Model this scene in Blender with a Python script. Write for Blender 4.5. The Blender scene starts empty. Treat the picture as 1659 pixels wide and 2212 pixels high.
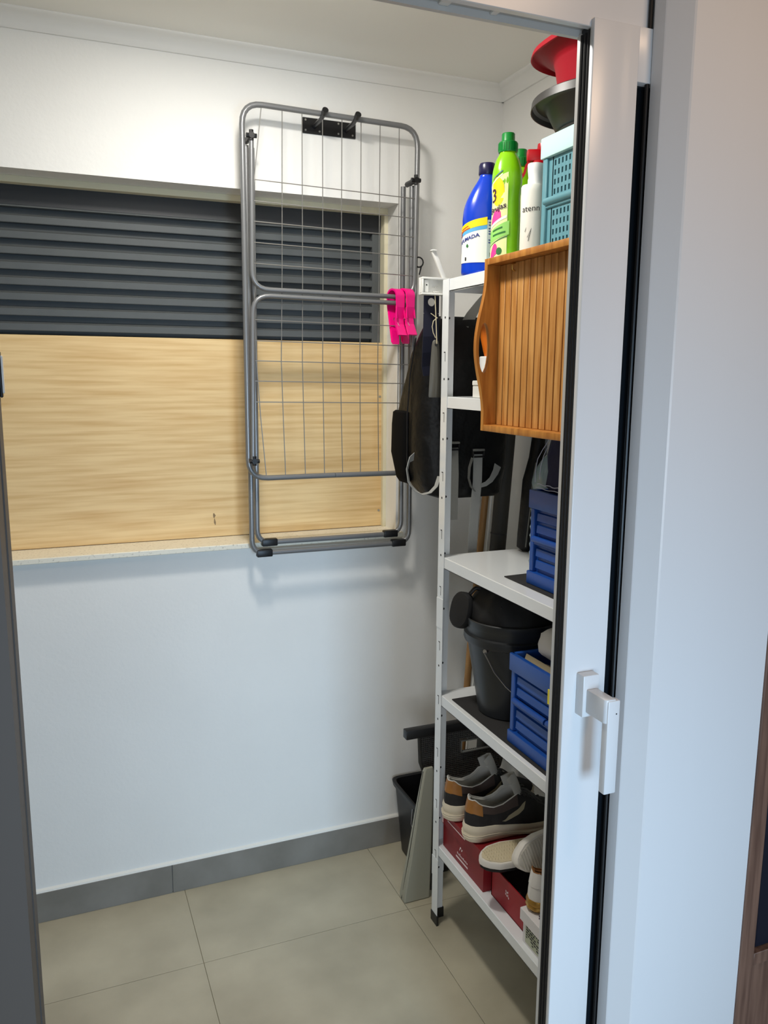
import bpy, bmesh, math, random
from mathutils import Vector, Matrix, Euler
random.seed(7)
SC = bpy.context.scene
COL = SC.collection
PI = math.pi
def R(d): return math.radians(d)

# ------------------------------------------------------------------ camera
YAW, PITCH, ROLL, FPX = R(22.27384), R(9.61429), R(0.38491), 1747.54
fwd = Vector((math.sin(YAW)*math.cos(PITCH), math.cos(YAW)*math.cos(PITCH), -math.sin(PITCH)))
rgt = Vector((math.cos(YAW), -math.sin(YAW), 0))
upv = rgt.cross(fwd)
r2 = rgt*math.cos(ROLL) + upv*math.sin(ROLL)
u2 = -rgt*math.sin(ROLL) + upv*math.cos(ROLL)
cd = bpy.data.cameras.new('camera')
cd.sensor_fit = 'VERTICAL'; cd.sensor_height = 24.0; cd.lens = FPX/2212*24.0
cd.clip_start = 0.02
cam = bpy.data.objects.new('camera', cd); COL.objects.link(cam)
mw = Matrix.Identity(4)
for i in range(3):
    mw[i][0] = r2[i]; mw[i][1] = u2[i]; mw[i][2] = -fwd[i]
mw[2][3] = 1.56
cam.matrix_world = mw
SC.camera = cam

# ------------------------------------------------------------------ world, lights, exposure
w = bpy.data.worlds.new('world'); SC.world = w; w.use_nodes = True
w.node_tree.nodes['Background'].inputs[0].default_value = (0.75, 0.86, 1.0, 1)
w.node_tree.nodes['Background'].inputs[1].default_value = 0.08

def area(name, loc, target, sx, sy, power, col, shape='RECTANGLE', spread=180):
    l = bpy.data.lights.new(name, 'AREA'); l.shape = shape; l.size = sx
    if shape in ('RECTANGLE', 'ELLIPSE'): l.size_y = sy
    l.energy = power; l.color = col; l.spread = R(spread)
    o = bpy.data.objects.new(name, l); COL.objects.link(o); o.location = loc
    o.rotation_euler = (Vector(target)-Vector(loc)).to_track_quat('-Z', 'Y').to_euler()
    return o
# ceiling lamp of the utility room (out of the picture, above and behind the door head)
area('utility_ceiling_lamp', (0.43, 1.68, 2.40), (0.43, 1.68, 0), 0.15, 0.15, 8.4, (1.0, 0.965, 0.90), 'DISK')
pl = bpy.data.lights.new('utility_lamp_diffuser', 'POINT'); pl.energy = 2.6; pl.color = (1.0, 0.965, 0.90); pl.shadow_soft_size = 0.065
plo = bpy.data.objects.new('utility_lamp_diffuser', pl); COL.objects.link(plo); plo.location = (0.44, 1.56, 2.33)
# daylight through the kitchen's glass door behind the camera
area('kitchen_daylight', (0.50, -1.30, 0.95), (0.5, 1.0, 0.55), 0.5, 0.9, 7.6, (0.50, 0.74, 1.0), spread=80)
# added soft fill from the left, brightening the jamb and the wall behind the shelving
area('kitchen_fill_light', (-0.62, -1.30, 1.10), (0.95, 2.0, 0.7), 0.8, 1.0, 4.6, (0.84, 0.92, 1.0), spread=100)
# warm kitchen ceiling lamp
area('kitchen_ceiling_lamp', (1.0, 0.30, 2.45), (1.0, 0.30, 0), 0.3, 0.3, 4.3, (1.0, 0.69, 0.45), 'DISK')
SC.view_settings.view_transform = 'Standard'
SC.view_settings.look = 'None'
SC.view_settings.gamma = 1.0
SC.view_settings.use_curve_mapping = False
SC.view_settings.exposure = 0.40

# ------------------------------------------------------------------ materials
def S(r, g, b):
    f = lambda c: (c/255/12.92) if c/255 <= 0.04045 else ((c/255+0.055)/1.055)**2.4
    return (f(r), f(g), f(b), 1)
MATS = {}
def mat(name, rgb, rough=0.5, metal=0.0, var=0.0, vs=6.0, stretch=(1, 1, 1), bump=0.0, bs=120.0, bd=0.002, rgb2=None,
        spec=0.5, coat=0.0, trans=0.0, alpha=1.0, emit=0.0, detail=5.0, lo=0.35, hi=0.65, sheen=0.0):
    m = bpy.data.materials.new(name); m.use_nodes = True
    nt = m.node_tree; b = nt.nodes['Principled BSDF']
    c = S(*rgb); b.inputs['Base Color'].default_value = c
    b.inputs['Roughness'].default_value = rough; b.inputs['Metallic'].default_value = metal
    b.inputs['Specular IOR Level'].default_value = spec
    b.inputs['Coat Weight'].default_value = coat; b.inputs['Coat Roughness'].default_value = 0.15
    b.inputs['Transmission Weight'].default_value = trans
    b.inputs['Alpha'].default_value = alpha
    b.inputs['Sheen Weight'].default_value = sheen
    tc = mp = None
    def coords():
        tc = nt.nodes.new('ShaderNodeTexCoord'); mp = nt.nodes.new('ShaderNodeMapping')
        mp.inputs['Scale'].default_value = stretch
        nt.links.new(tc.outputs['Object'], mp.inputs['Vector'])
        return mp
    if var or rgb2:
        mp = coords()
        n = nt.nodes.new('ShaderNodeTexNoise'); n.inputs['Scale'].default_value = vs; n.inputs['Detail'].default_value = detail
        nt.links.new(mp.outputs[0], n.inputs['Vector'])
        r = nt.nodes.new('ShaderNodeValToRGB')
        if rgb2: ca, cb = S(*rgb2), c
        else:
            ca = tuple(max(0, x*(1-var)) for x in c[:3])+(1,); cb = tuple(min(1, x*(1+var)) for x in c[:3])+(1,)
        r.color_ramp.elements[0].color = ca; r.color_ramp.elements[1].color = cb
        r.color_ramp.elements[0].position = lo; r.color_ramp.elements[1].position = hi
        nt.links.new(n.outputs['Fac'], r.inputs['Fac']); nt.links.new(r.outputs['Color'], b.inputs['Base Color'])
    if bump:
        if mp is None: mp = coords()
        n2 = nt.nodes.new('ShaderNodeTexNoise'); n2.inputs['Scale'].default_value = bs; n2.inputs['Detail'].default_value = 3
        nt.links.new(mp.outputs[0], n2.inputs['Vector'])
        bp = nt.nodes.new('ShaderNodeBump'); bp.inputs['Strength'].default_value = bump; bp.inputs['Distance'].default_value = bd
        nt.links.new(n2.outputs['Fac'], bp.inputs['Height']); nt.links.new(bp.outputs['Normal'], b.inputs['Normal'])
    MATS[name] = m
    return m
M_wall = mat('white_plaster', (240, 239, 235), 0.7, bump=0.25, bs=90, var=0.015, vs=4)
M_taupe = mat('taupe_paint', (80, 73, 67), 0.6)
M_kwall = mat('kitchen_plaster', (176, 166, 156), 0.8)
M_ceil = mat('ceiling_paint', (240, 238, 231), 0.8)
M_corn = mat('cornice_paint', (240, 239, 235), 0.7)
M_tile = mat('floor_tile', (200, 192, 168), 0.42, rgb2=(172, 164, 142), vs=4.5, detail=10, bump=0.05, bs=60, lo=0.3, hi=0.72)
M_skirt = mat('skirting_tile', (142, 138, 131), 0.4, rgb2=(118, 114, 106), vs=6, detail=8, lo=0.3, hi=0.7)
M_grout = mat('grout', (160, 152, 131), 0.9)
M_caulk = mat('white_caulk', (236, 234, 226), 0.6)
M_pvc = mat('white_pvc', (226, 227, 228), 0.28, spec=0.5)
M_pvcg = mat('grey_white_pvc', (205, 204, 200), 0.35)
M_rub = mat('black_rubber', (16, 16, 17), 0.45)
M_glass = mat('dark_glass', (22, 27, 32), 0.06, spec=0.6)
M_kfloor = mat('kitchen_floor', (170, 163, 148), 0.5, var=0.05, vs=3)
M_kwood = mat('cabinet_wood', (128, 98, 82), 0.5, rgb2=(98, 72, 60), vs=7, stretch=(14, 14, 0.8), detail=8)
M_navy = mat('navy_board', (15, 20, 36), 0.5)
M_cream = mat('cream_trim', (228, 220, 190), 0.55)
M_sill = mat('speckled_stone', (236, 230, 212), 0.4, rgb2=(196, 188, 170), vs=160, detail=2, lo=0.28, hi=0.42)
M_ply = mat('plywood', (240, 208, 152), 0.55, rgb2=(212, 170, 108), vs=9.0, stretch=(0.4, 1, 9), detail=12, lo=0.24, hi=0.62, bump=0.02, bs=40)
M_knot = mat('wood_scar', (140, 116, 84), 0.7)
M_shut = mat('anthracite_aluminium', (90, 94, 95), 0.5, var=0.03, vs=20, spec=0.3)
M_shutd = mat('anthracite_dark', (40, 42, 45), 0.5)
M_steel = mat('grey_coated_steel', (132, 133, 134), 0.32, metal=0.4)
M_wire = mat('wire_steel', (150, 148, 144), 0.35, metal=0.6)
M_blk = mat('black_plastic', (20, 20, 22), 0.42)
M_blkm = mat('black_metal', (22, 22, 24), 0.35)
M_screw = mat('screw_steel', (190, 190, 186), 0.3, metal=1.0)
M_pink = mat('hot_pink_plastic', (255, 10, 138), 0.32, spec=0.5)
M_shelf = mat('white_powder_coat', (236, 239, 240), 0.13)
M_hole = mat('punched_hole', (40, 42, 46), 0.7)
M_pack = mat('black_nylon', (7, 7, 8), 0.5, spec=0.35, bump=0.8, bs=16, bd=0.012, var=0.2, vs=8)
M_packm = mat('black_mesh_cloth', (5, 5, 6), 0.85, spec=0.15)
M_web = mat('grey_webbing', (160, 160, 156), 0.7, bump=0.3, bs=500)
M_webd = mat('dark_grey_webbing', (112, 112, 107), 0.7, bump=0.3, bs=500)
M_navyc = mat('navy_webbing', (16, 20, 44), 0.75)
M_wpl = mat('white_plastic', (235, 235, 230), 0.35)
M_horn = mat('olive_grey_plastic', (88, 86, 78), 0.4, var=0.1, vs=30, stretch=(6, 6, 0.4))
M_cord = mat('tan_cord', (200, 190, 160), 0.8)
M_tray = mat('tray_wood', (196, 134, 60), 0.42, rgb2=(160, 98, 36), vs=9, stretch=(8, 8, 0.9), detail=8)
M_slat = mat('slat_wood', (208, 154, 88), 0.45, rgb2=(176, 116, 52), vs=9, stretch=(9, 9, 0.9), detail=8)
M_trayb = mat('dark_tray_backing', (52, 22, 14), 0.8)
M_brass = mat('brass', (196, 160, 90), 0.3, metal=1.0)
M_blueb = mat('blue_bottle_plastic', (14, 62, 196), 0.22)
M_bluec = mat('dark_blue_cap', (24, 20, 66), 0.3)
M_white = mat('paper_white', (240, 240, 238), 0.5)
M_info = mat('pale_grey_label', (190, 200, 204), 0.5)
M_yel = mat('label_yellow', (250, 222, 10), 0.45)
M_sky = mat('label_sky_blue', (90, 170, 224), 0.45)
M_inkb = mat('ink_blue', (44, 58, 140), 0.5)
M_inkk = mat('ink_black', (30, 30, 32), 0.5)
M_inkr = mat('ink_red', (206, 44, 50), 0.5)
M_inkg = mat('ink_green', (40, 110, 50), 0.5)
M_leaf = mat('label_leaf_green', (150, 214, 110), 0.45)
M_palew = mat('label_pale_yellow_green', (228, 238, 170), 0.45)
M_lpink = mat('label_pink', (240, 60, 150), 0.45)
M_lime = mat('lime_bottle_plastic', (140, 206, 22), 0.18, rgb2=(112, 184, 14), vs=9)
M_gcap = mat('green_cap', (4, 124, 46), 0.3)
M_cream2 = mat('offwhite_bottle_plastic', (238, 236, 226), 0.35)
M_redp = mat('red_trigger_plastic', (188, 8, 26), 0.3)
M_redtub = mat('red_tub_plastic', (172, 14, 36), 0.5, spec=0.3)
M_teal = mat('teal_plastic', (96, 148, 160), 0.4)
M_mint = mat('mint_plastic', (196, 232, 230), 0.4)
M_tub = mat('dark_grey_plastic', (50, 48, 46), 0.42)
M_bluep = mat('blue_crate_plastic', (18, 74, 158), 0.4)
M_mat = mat('charcoal_mat', (42, 41, 41), 0.85, bump=0.3, bs=300)
M_pet = mat('clear_plastic', (176, 200, 208), 0.14, trans=0.35, spec=0.6)
M_navyb = mat('navy_cloth', (24, 27, 66), 0.85, bump=0.5, bs=40, var=0.15, vs=14)
M_stitch = mat('pale_thread', (196, 200, 220), 0.8)
M_bkt = mat('black_bucket_plastic', (40, 42, 44), 0.36)
M_clothk = mat('black_cloth', (13, 13, 14), 0.7, bump=0.8, bs=30)
M_wirem = mat('bail_wire', (180, 180, 182), 0.3, metal=1.0)
M_card = mat('cardboard', (186, 172, 140), 0.8)
M_cardd = mat('brown_card', (112, 98, 82), 0.8)
M_paper = mat('white_cloth', (238, 236, 232), 0.75, bump=0.3, bs=20)
M_tagy = mat('yellow_tag', (240, 224, 30), 0.5)
M_redbox = mat('dark_red_card', (132, 17, 27), 0.5)
M_redbox2 = mat('red_card', (154, 15, 29), 0.5)
M_inbox = mat('black_box_inside', (14, 13, 15), 0.8)
M_print = mat('white_print', (236, 214, 214), 0.6)
M_sole = mat('cream_foam_sole', (226, 214, 190), 0.6)
M_suede = mat('charcoal_suede', (44, 42, 42), 0.9, var=0.25, vs=22, bump=0.2, bs=120)
M_brownl = mat('dark_brown_leather', (74, 62, 58), 0.5)
M_tan = mat('tan_leather', (156, 104, 46), 0.55, var=0.12, vs=40)
M_lin = mat('grey_lining', (186, 184, 178), 0.9)
M_edge = mat('pale_piping', (206, 204, 198), 0.8)
M_patch = mat('beige_mesh', (170, 160, 132), 0.7)
M_lace = mat('dark_grey_lace', (70, 69, 66), 0.85)
M_slip = mat('beige_outsole', (206, 192, 160), 0.7)
M_slip2 = mat('pale_grey_outsole', (200, 194, 182), 0.7)
M_rim = mat('white_rubber', (226, 220, 210), 0.55)
M_gold = mat('gold_trim', (176, 136, 66), 0.35, metal=0.7)
M_wleath = mat('white_leather', (226, 222, 216), 0.45)
M_brlin = mat('brown_lining', (134, 86, 40), 0.8)
M_wbox = mat('white_card', (228, 224, 224), 0.5)
M_plum = mat('plum_print', (58, 20, 52), 0.6)
M_lab = mat('grey_green_label', (186, 190, 166), 0.6)
M_pan = mat('warm_grey_plastic', (164, 162, 146), 0.5)
M_mesh = mat('dark_grey_mesh', (74, 72, 69), 0.7)
M_broom = mat('broom_wood', (176, 134, 80), 0.55, rgb2=(150, 108, 60), vs=10, stretch=(8, 8, 0.8))
M_tube = mat('charcoal_tube', (48, 46, 42), 0.65)
M_orange = mat('orange_plastic', (226, 116, 24), 0.4)
M_bris = mat('bristle', (90, 80, 70), 0.9)

# ------------------------------------------------------------------ object helpers
ROOT = {}
def link(name, bm, m, parent=None, smooth=True, angle=40):
    me = bpy.data.meshes.new(name)
    bmesh.ops.recalc_face_normals(bm, faces=bm.faces)
    bm.to_mesh(me); bm.free()
    if m: me.materials.append(m)
    if smooth:
        me.shade_smooth() if hasattr(me, 'shade_smooth') else None
        try: me.set_sharp_from_angle(angle=R(angle))
        except Exception: pass
    o = bpy.data.objects.new(name, me); COL.objects.link(o)
    if parent is not None: o.parent = parent
    return o
def part(name, bm, m, parent, label=None, smooth=True, angle=40):
    top = parent
    while top.parent: top = top.parent
    off = ROOT.get(top.name)
    if off is not None: bmesh.ops.translate(bm, verts=bm.verts, vec=-off)
    o = link(name, bm, m, parent, smooth, angle)
    if label: o['label'] = label
    return o
def thing(name, label, cat, loc=(0, 0, 0), rz=0.0, group=None, local=False, rot=None):
    o = bpy.data.objects.new(name, None); COL.objects.link(o)
    o.empty_display_size = 0.05
    o.location = loc; o.rotation_euler = rot if rot else (0, 0, rz)
    o['label'] = label; o['category'] = cat
    if group: o['group'] = group
    if not local: ROOT[o.name] = Vector(loc)
    return o
def tag(o, label, cat, group=None):
    o['label'] = label; o['category'] = cat
    if group: o['group'] = group
    return o
def struct(name, bm, m, label=None, parent=None, smooth=False):
    o = link(name, bm, m, parent, smooth)
    if parent is None:
        o['kind'] = 'structure'
        if label: o['label'] = label
    return o
def empty_struct(name, label):
    o = bpy.data.objects.new(name, None); COL.objects.link(o); o['kind'] = 'structure'; o['label'] = label
    return o
def B(): return bmesh.new()
def box(bm, p0, p1, bev=0.0, seg=2):
    x0, y0, z0 = [min(a, b) for a, b in zip(p0, p1)]; x1, y1, z1 = [max(a, b) for a, b in zip(p0, p1)]
    v = [bm.verts.new(c) for c in ((x0,y0,z0),(x1,y0,z0),(x1,y1,z0),(x0,y1,z0),(x0,y0,z1),(x1,y0,z1),(x1,y1,z1),(x0,y1,z1))]
    fs = [bm.faces.new([v[i] for i in f]) for f in ((0,3,2,1),(4,5,6,7),(0,1,5,4),(1,2,6,5),(2,3,7,6),(3,0,4,7))]
    if bev > 0:
        es = list({e for f in fs for e in f.edges})
        bmesh.ops.bevel(bm, geom=es, offset=bev, segments=seg, profile=0.5, affect='EDGES')
    return bm
def obox(bm, c, ax, ay, az, h, bev=0.0):
    """oriented box: centre, three axes, half sizes"""
    n0 = len(bm.verts)
    t = bmesh.new(); box(t, (-h[0], -h[1], -h[2]), (h[0], h[1], h[2]), bev)
    m = Matrix((ax, ay, az)).transposed().to_4x4(); m.translation = Vector(c)
    bmesh.ops.transform(t, matrix=m, verts=t.verts)
    merge(bm, t); return bm
def merge(bm, t):
    me = bpy.data.meshes.new('tmp'); t.to_mesh(me); t.free(); bm.from_mesh(me); bpy.data.meshes.remove(me)
def fillet(pts, r, n=6):
    """round the corners of an open polyline"""
    pts = [Vector(p) for p in pts]; out = [pts[0]]
    for i in range(1, len(pts)-1):
        p = pts[i]; a = (pts[i-1]-p); b = (pts[i+1]-p)
        rr = r[i] if isinstance(r, (list, tuple)) else r
        ang = a.angle(b); d = min(rr/math.tan(ang/2) if ang > 1e-3 else 0, a.length*0.49, b.length*0.49)
        pa = p+a.normalized()*d; pb = p+b.normalized()*d
        for k in range(n+1):
            t = k/n; out.append(pa.lerp(p, t).lerp(p.lerp(pb, t), t))
    out.append(pts[-1]); return out
def tube(bm, pts, r, n=8, closed=False, cap=True):
    pts = [Vector(p) for p in pts]; N = len(pts); rings = []
    t = (pts[1]-pts[0]).normalized(); ref = Vector((0, 0, 1)) if abs(t.z) < 0.9 else Vector((1, 0, 0))
    nrm = (ref-t*ref.dot(t)).normalized()
    for i in range(N):
        if closed: t = (pts[(i+1) % N]-pts[i-1]).normalized()
        elif i == 0: t = (pts[1]-pts[0]).normalized()
        elif i == N-1: t = (pts[-1]-pts[-2]).normalized()
        else: t = ((pts[i+1]-pts[i]).normalized()+(pts[i]-pts[i-1]).normalized()).normalized()
        nrm = (nrm-t*nrm.dot(t)).normalized(); bi = t.cross(nrm)
        rr = r[i] if isinstance(r, (list, tuple)) else r
        rings.append([bm.verts.new(pts[i]+(nrm*math.cos(2*PI*k/n)+bi*math.sin(2*PI*k/n))*rr) for k in range(n)])
    for i in range(N if closed else N-1):
        a, b = rings[i], rings[(i+1) % N]
        for k in range(n): bm.faces.new((a[k], a[(k+1) % n], b[(k+1) % n], b[k]))
    if cap and not closed:
        bm.faces.new(rings[0][::-1]); bm.faces.new(rings[-1])
    return bm
def ribbon(bm, pts, wdir, w, t):
    """flat strap following pts; wdir is the direction of its width"""
    pts = [Vector(p) for p in pts]; rings = []; N = len(pts)
    for i in range(N):
        tg = (pts[min(i+1, N-1)]-pts[max(i-1, 0)]).normalized()
        wd = Vector(wdir[i] if isinstance(wdir, list) else wdir); wd = (wd-tg*wd.dot(tg)).normalized(); nn = tg.cross(wd)
        ww = w[i] if isinstance(w, (list, tuple)) else w
        rings.append([bm.verts.new(pts[i]+wd*sx*ww/2+nn*sy*t/2) for sx, sy in ((-1,-1),(1,-1),(1,1),(-1,1))])
    for a, b in zip(rings, rings[1:]):
        for k in range(4): bm.faces.new((a[k], a[(k+1) % 4], b[(k+1) % 4], b[k]))
    bm.faces.new(rings[0][::-1]); bm.faces.new(rings[-1])
    return bm
def loft(bm, rings, cap0=True, cap1=True, closed=True):
    vr = [[bm.verts.new(p) for p in r] for r in rings]
    n = len(vr[0])
    for a, b in zip(vr, vr[1:]):
        for k in range(n if closed else n-1): bm.faces.new((a[k], a[(k+1) % n], b[(k+1) % n], b[k]))
    if cap0: bm.faces.new(vr[0][::-1])
    if cap1: bm.faces.new(vr[-1])
    return vr
def ell(cx, cy, z, a, b, n=32, p=2.0):
    out = []
    for k in range(n):
        t = 2*PI*k/n; c, s = math.cos(t), math.sin(t)
        out.append((cx+a*math.copysign(abs(c)**(2/p), c), cy+b*math.copysign(abs(s)**(2/p), s), z))
    return out
def lathe(bm, prof, c=(0, 0, 0), n=40, p=2.0, sx=1.0, sy=1.0):
    loft(bm, [ell(c[0], c[1], c[2]+z, max(r, 1e-4)*sx, max(r, 1e-4)*sy, n, p) for r, z in prof])
    return bm
def prism(bm, poly, axis, lo, hi, bev=0):
    def P(a, b, h): return {'x': (h, a, b), 'y': (a, h, b), 'z': (a, b, h)}[axis]
    lo_v = [bm.verts.new(P(a, b, lo)) for a, b in poly]; hi_v = [bm.verts.new(P(a, b, hi)) for a, b in poly]
    n = len(poly)
    for k in range(n): bm.faces.new((lo_v[k], lo_v[(k+1) % n], hi_v[(k+1) % n], hi_v[k]))
    bm.faces.new(lo_v[::-1]); bm.faces.new(hi_v)
    return bm
def text(body, size, m, parent, mapf, name='lettering', bold=0.0, align='CENTER', extr=0.0):
    """flat letters; mapf takes letter-plane metres (x right, y up) to a 3D point"""
    cu = bpy.data.curves.new('tmp_text', 'FONT'); cu.body = body; cu.size = size; cu.align_x = align; cu.align_y = 'CENTER'
    cu.offset = bold; cu.resolution_u = 2
    o = bpy.data.objects.new('tmp_text', cu); COL.objects.link(o)
    dg = bpy.context.evaluated_depsgraph_get(); dg.update()
    me = bpy.data.meshes.new_from_object(o.evaluated_get(dg))
    bpy.data.objects.remove(o); bpy.data.curves.remove(cu)
    bm = bmesh.new(); bm.from_mesh(me); bpy.data.meshes.remove(me)
    for v in bm.verts: v.co = Vector(mapf(v.co.x, v.co.y))
    return part(name, bm, m, parent, smooth=False)
def plane_map(o, u, v):
    o, u, v = Vector(o), Vector(u).normalized(), Vector(v).normalized()
    return lambda x, y: o+u*x+v*y
def copy_tree(o, parent=None):
    c = o.copy(); COL.objects.link(c)
    if parent is not None: c.parent = parent
    for ch in list(o.children): copy_tree(ch, c)
    return c

# ================================================================== SETTING
D = 2.319          # room face of the back wall
XR = 1.335         # room face of the right wall
ZC = 2.423         # ceiling
XL = -1.2
# floor with tiles
fb = B(); box(fb, (XL-0.1, 1.0, -0.06), (XR+0.1, D+0.1, -0.003))
floor = struct('floor', fb, M_grout, 'beige grey stoneware tile floor of the utility room')
xs = [XL, -0.905, -0.305, 0.295, 0.895, XR]; ys = [1.10, 1.375, 1.975, D]
for i in range(len(xs)-1):
    for j in range(len(ys)-1):
        g = 0.0006
        t = B(); box(t, (xs[i]+g, ys[j]+g, -0.012), (xs[i+1]-g, ys[j+1]-g, 0.0), 0.0006, 1)
        struct('floor_tile', t, M_tile, parent=floor)
# back wall with the window opening
WX0, WX1, WZ0, WZ1 = -1.0, 0.99, 1.058, 2.062
bm = B()
box(bm, (XL-0.1, D, -0.05), (XR+0.1, D+0.2, WZ0)); box(bm, (XL-0.1, D, WZ1), (XR+0.1, D+0.2, 2.55))
box(bm, (XL-0.1, D, WZ0), (WX0, D+0.2, WZ1)); box(bm, (WX1, D, WZ0), (XR+0.1, D+0.2, WZ1))
struct('wall_back', bm, M_wall, 'white plastered back wall with a window opening')
bm = B(); box(bm, (XR, 1.10, -0.05), (XR+0.1, D+0.2, 2.55)); struct('wall_right', bm, M_wall, 'white plastered wall behind the shelving')
bm = B(); box(bm, (XL-0.1, 1.0, -0.05), (XL, D+0.2, 2.55)); struct('wall_left', bm, M_wall, 'white plastered left wall, out of sight')
bm = B(); box(bm, (XL-0.1, 1.0, ZC), (XR+0.1, D+0.2, 2.55)); struct('ceiling', bm, M_ceil, 'white ceiling')
# cornice (cove profile)
def cove(c=0.04, n=5):
    p = [(0, -c), (0.006, -c)]
    for k in range(n+1):
        a = PI/2*k/n; p.append((0.006+(c-0.012)*(1-math.cos(a))+0.003, -c+0.003+(c-0.009)*math.sin(a)))
    return p+[(c, -0.003), (c, 0), (0, 0)]
bm = B(); prism(bm, [(D-a, ZC+b) for a, b in cove()], 'x', XL, XR); struct('trim_1', bm, M_corn, 'white cornice along the back wall', smooth=True)
bm = B(); prism(bm, [(XR-a, ZC+b) for a, b in cove()], 'y', 1.1, D); struct('trim_2', bm, M_corn, 'white cornice along the right wall', smooth=True)
# skirting: tile pieces with a caulk line
sk = empty_struct('baseboard_back', 'grey tile skirting along the back wall')
xk = [XL, -0.68, 0.26, 1.16, XR]
for a, b in zip(xk, xk[1:]):
    t = B(); box(t, (a+0.0008, D-0.010, 0.0), (b-0.0008, D, 0.092), 0.001, 1); struct('skirting_tile', t, M_skirt, parent=sk)
t = B(); prism(t, [(D, 0.092), (D-0.009, 0.092), (D-0.007, 0.097), (D, 0.101)], 'x', XL, XR); struct('caulk_line', t, M_caulk, parent=sk)
sk2 = empty_struct('baseboard_right', 'grey tile skirting along the right wall')
for a, b in ((1.1, 1.75), (1.75, D-0.011)):
    t = B(); box(t, (XR-0.010, a+0.0008, 0.0), (XR, b-0.0008, 0.092), 0.001, 1); struct('skirting_tile', t, M_skirt, parent=sk2)

# window: cream frame, stone sill, louvred shutter
win = empty_struct('window_1', 'wide window closed by a dark grey louvred shutter above a plywood board')
bm = B()
box(bm, (WX0, 2.40, 2.045), (WX1, 2.50, WZ1), 0.001, 1); box(bm, (0.978, 2.40, 1.073), (WX1, 2.50, 2.045), 0.001, 1); box(bm, (WX0, 2.40, 1.073), (WX0+0.012, 2.50, 2.045))
struct('window_frame', bm, M_cream, parent=win)
bm = B(); box(bm, (WX0-0.01, 2.288, 1.058), (1.004, 2.45, 1.073), 0.0015, 1); struct('window_sill', bm, M_sill, parent=win)
bm = B(); box(bm, (WX0+0.012, 2.43, 1.995), (0.978, 2.49, 2.045)); struct('shutter_head', bm, M_shutd, parent=win)
bm = B(); prism(bm, [(2.428, 1.990), (2.436, 2.002), (2.49, 2.002), (2.49, 1.990)], 'x', WX0+0.012, 0.978); struct('head_lip', bm, M_shut, parent=win)
bm = B(); box(bm, (0.951, 2.432, 1.09), (0.978, 2.49, 2.0), 0.001, 1); struct('shutter_guide', bm, M_shut, parent=win)
bm = B(); box(bm, (WX0+0.012, 2.487, 1.09), (0.978, 2.495, 2.045)); struct('shutter_back', bm, M_shutd, parent=win)
pit = 0.0398
for k in range(12):
    z = 1.990-pit*(k+1)
    bm = B(); prism(bm, [(2.4335, z), (2.4325, z+0.0015), (2.4325, z+0.0175), (2.4340, z+0.0190), (2.4490, z+0.0225), (2.4540, z+0.0265), (2.4550, z+0.0405), (2.4580, z+0.0405), (2.4580, z+0.004), (2.4460, z)], 'x', WX0+0.014, 0.951)
    struct('slat', bm, M_shut, parent=win)
# plywood board standing on the sill, closing the lower half
ply = thing('plywood_panel', 'plain plywood board closing the lower half of the window, standing on the sill', 'board', (0, 2.42, 1.073))
bm = B(); box(bm, (WX0+0.02, 2.415, 1.0745), (0.979, 2.427, 1.660), 0.0008, 1); part('board', bm, M_ply, ply)
for x, z in ((0.972, 1.492), (0.970, 1.125), (-0.3, 1.3)):
    bm = B(); tube(bm, [(x, 2.4135, z), (x, 2.416, z)], 0.004, 8); part('screw', bm, M_screw, ply, 'steel screw head')
bm = B()
ribbon(bm, [(0.435, 2.4147, 1.146), (0.437, 2.4147, 1.139), (0.4355, 2.4147, 1.132)], (1, 0, 0), [0.003, 0.008, 0.002], 0.0008)
ribbon(bm, [(0.437, 2.4147, 1.130), (0.438, 2.4147, 1.118), (0.439, 2.4147, 1.110)], (1, 0, 0), [0.0015, 0.006, 0.001], 0.0008)
part('knot_scar', bm, M_knot, ply, 'small grey knot scar')

# wall between kitchen and utility room, door opening
YD = 1.05
XJ = 0.853
bm = B()
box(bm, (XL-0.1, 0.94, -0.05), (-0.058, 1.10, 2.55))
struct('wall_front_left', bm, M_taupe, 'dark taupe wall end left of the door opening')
bm = B(); box(bm, (0.90, 1.095, -0.05), (XR+0.1, 1.115, 2.55)); box(bm, (-0.056, 1.07, 2.15), (0.9, 1.10, 2.55))
struct('wall_front_right', bm, M_wall, 'white wall right of and above the door opening')
# left jamb with latch plate
lj = empty_struct('trim_3', 'left jamb of the door frame')
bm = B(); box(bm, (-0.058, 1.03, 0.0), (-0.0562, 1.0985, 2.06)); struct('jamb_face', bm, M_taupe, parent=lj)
bm = B(); box(bm, (-0.0555, 1.080, 1.530), (-0.0525, 1.098, 1.585), 0.001, 1); struct('latch_surround', bm, M_blk, parent=lj)
bm = B(); box(bm, (-0.0535, 1.083, 1.535), (-0.0505, 1.096, 1.580), 0.001, 1); struct('latch_plate', bm, M_wpl, parent=lj)
# head of the frame
hd = empty_struct('trim_4', 'white head of the sliding door frame')
bm = B(); box(bm, (-0.056, 1.058, 2.056), (XJ+0.05, 1.07, 2.55), 0.001, 1); struct('head_face', bm, M_pvc, parent=hd)
bm = B(); box(bm, (-0.056, 1.07, 2.062), (XJ+0.05, 1.096, 2.16)); box(bm, (-0.056, 1.088, 2.052), (XJ+0.05, 1.096, 2.062)); struct('head_channel', bm, M_pvcg, parent=hd)
for x0, x1 in ((0.52, 0.535), (0.60, 0.61), (0.30, 0.33)):
    bm = B(); box(bm, (x0, 1.072, 2.058), (x1, 1.087, 2.0625), 0.001, 1); struct('channel_clip', bm, M_wpl, parent=hd)
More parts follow.
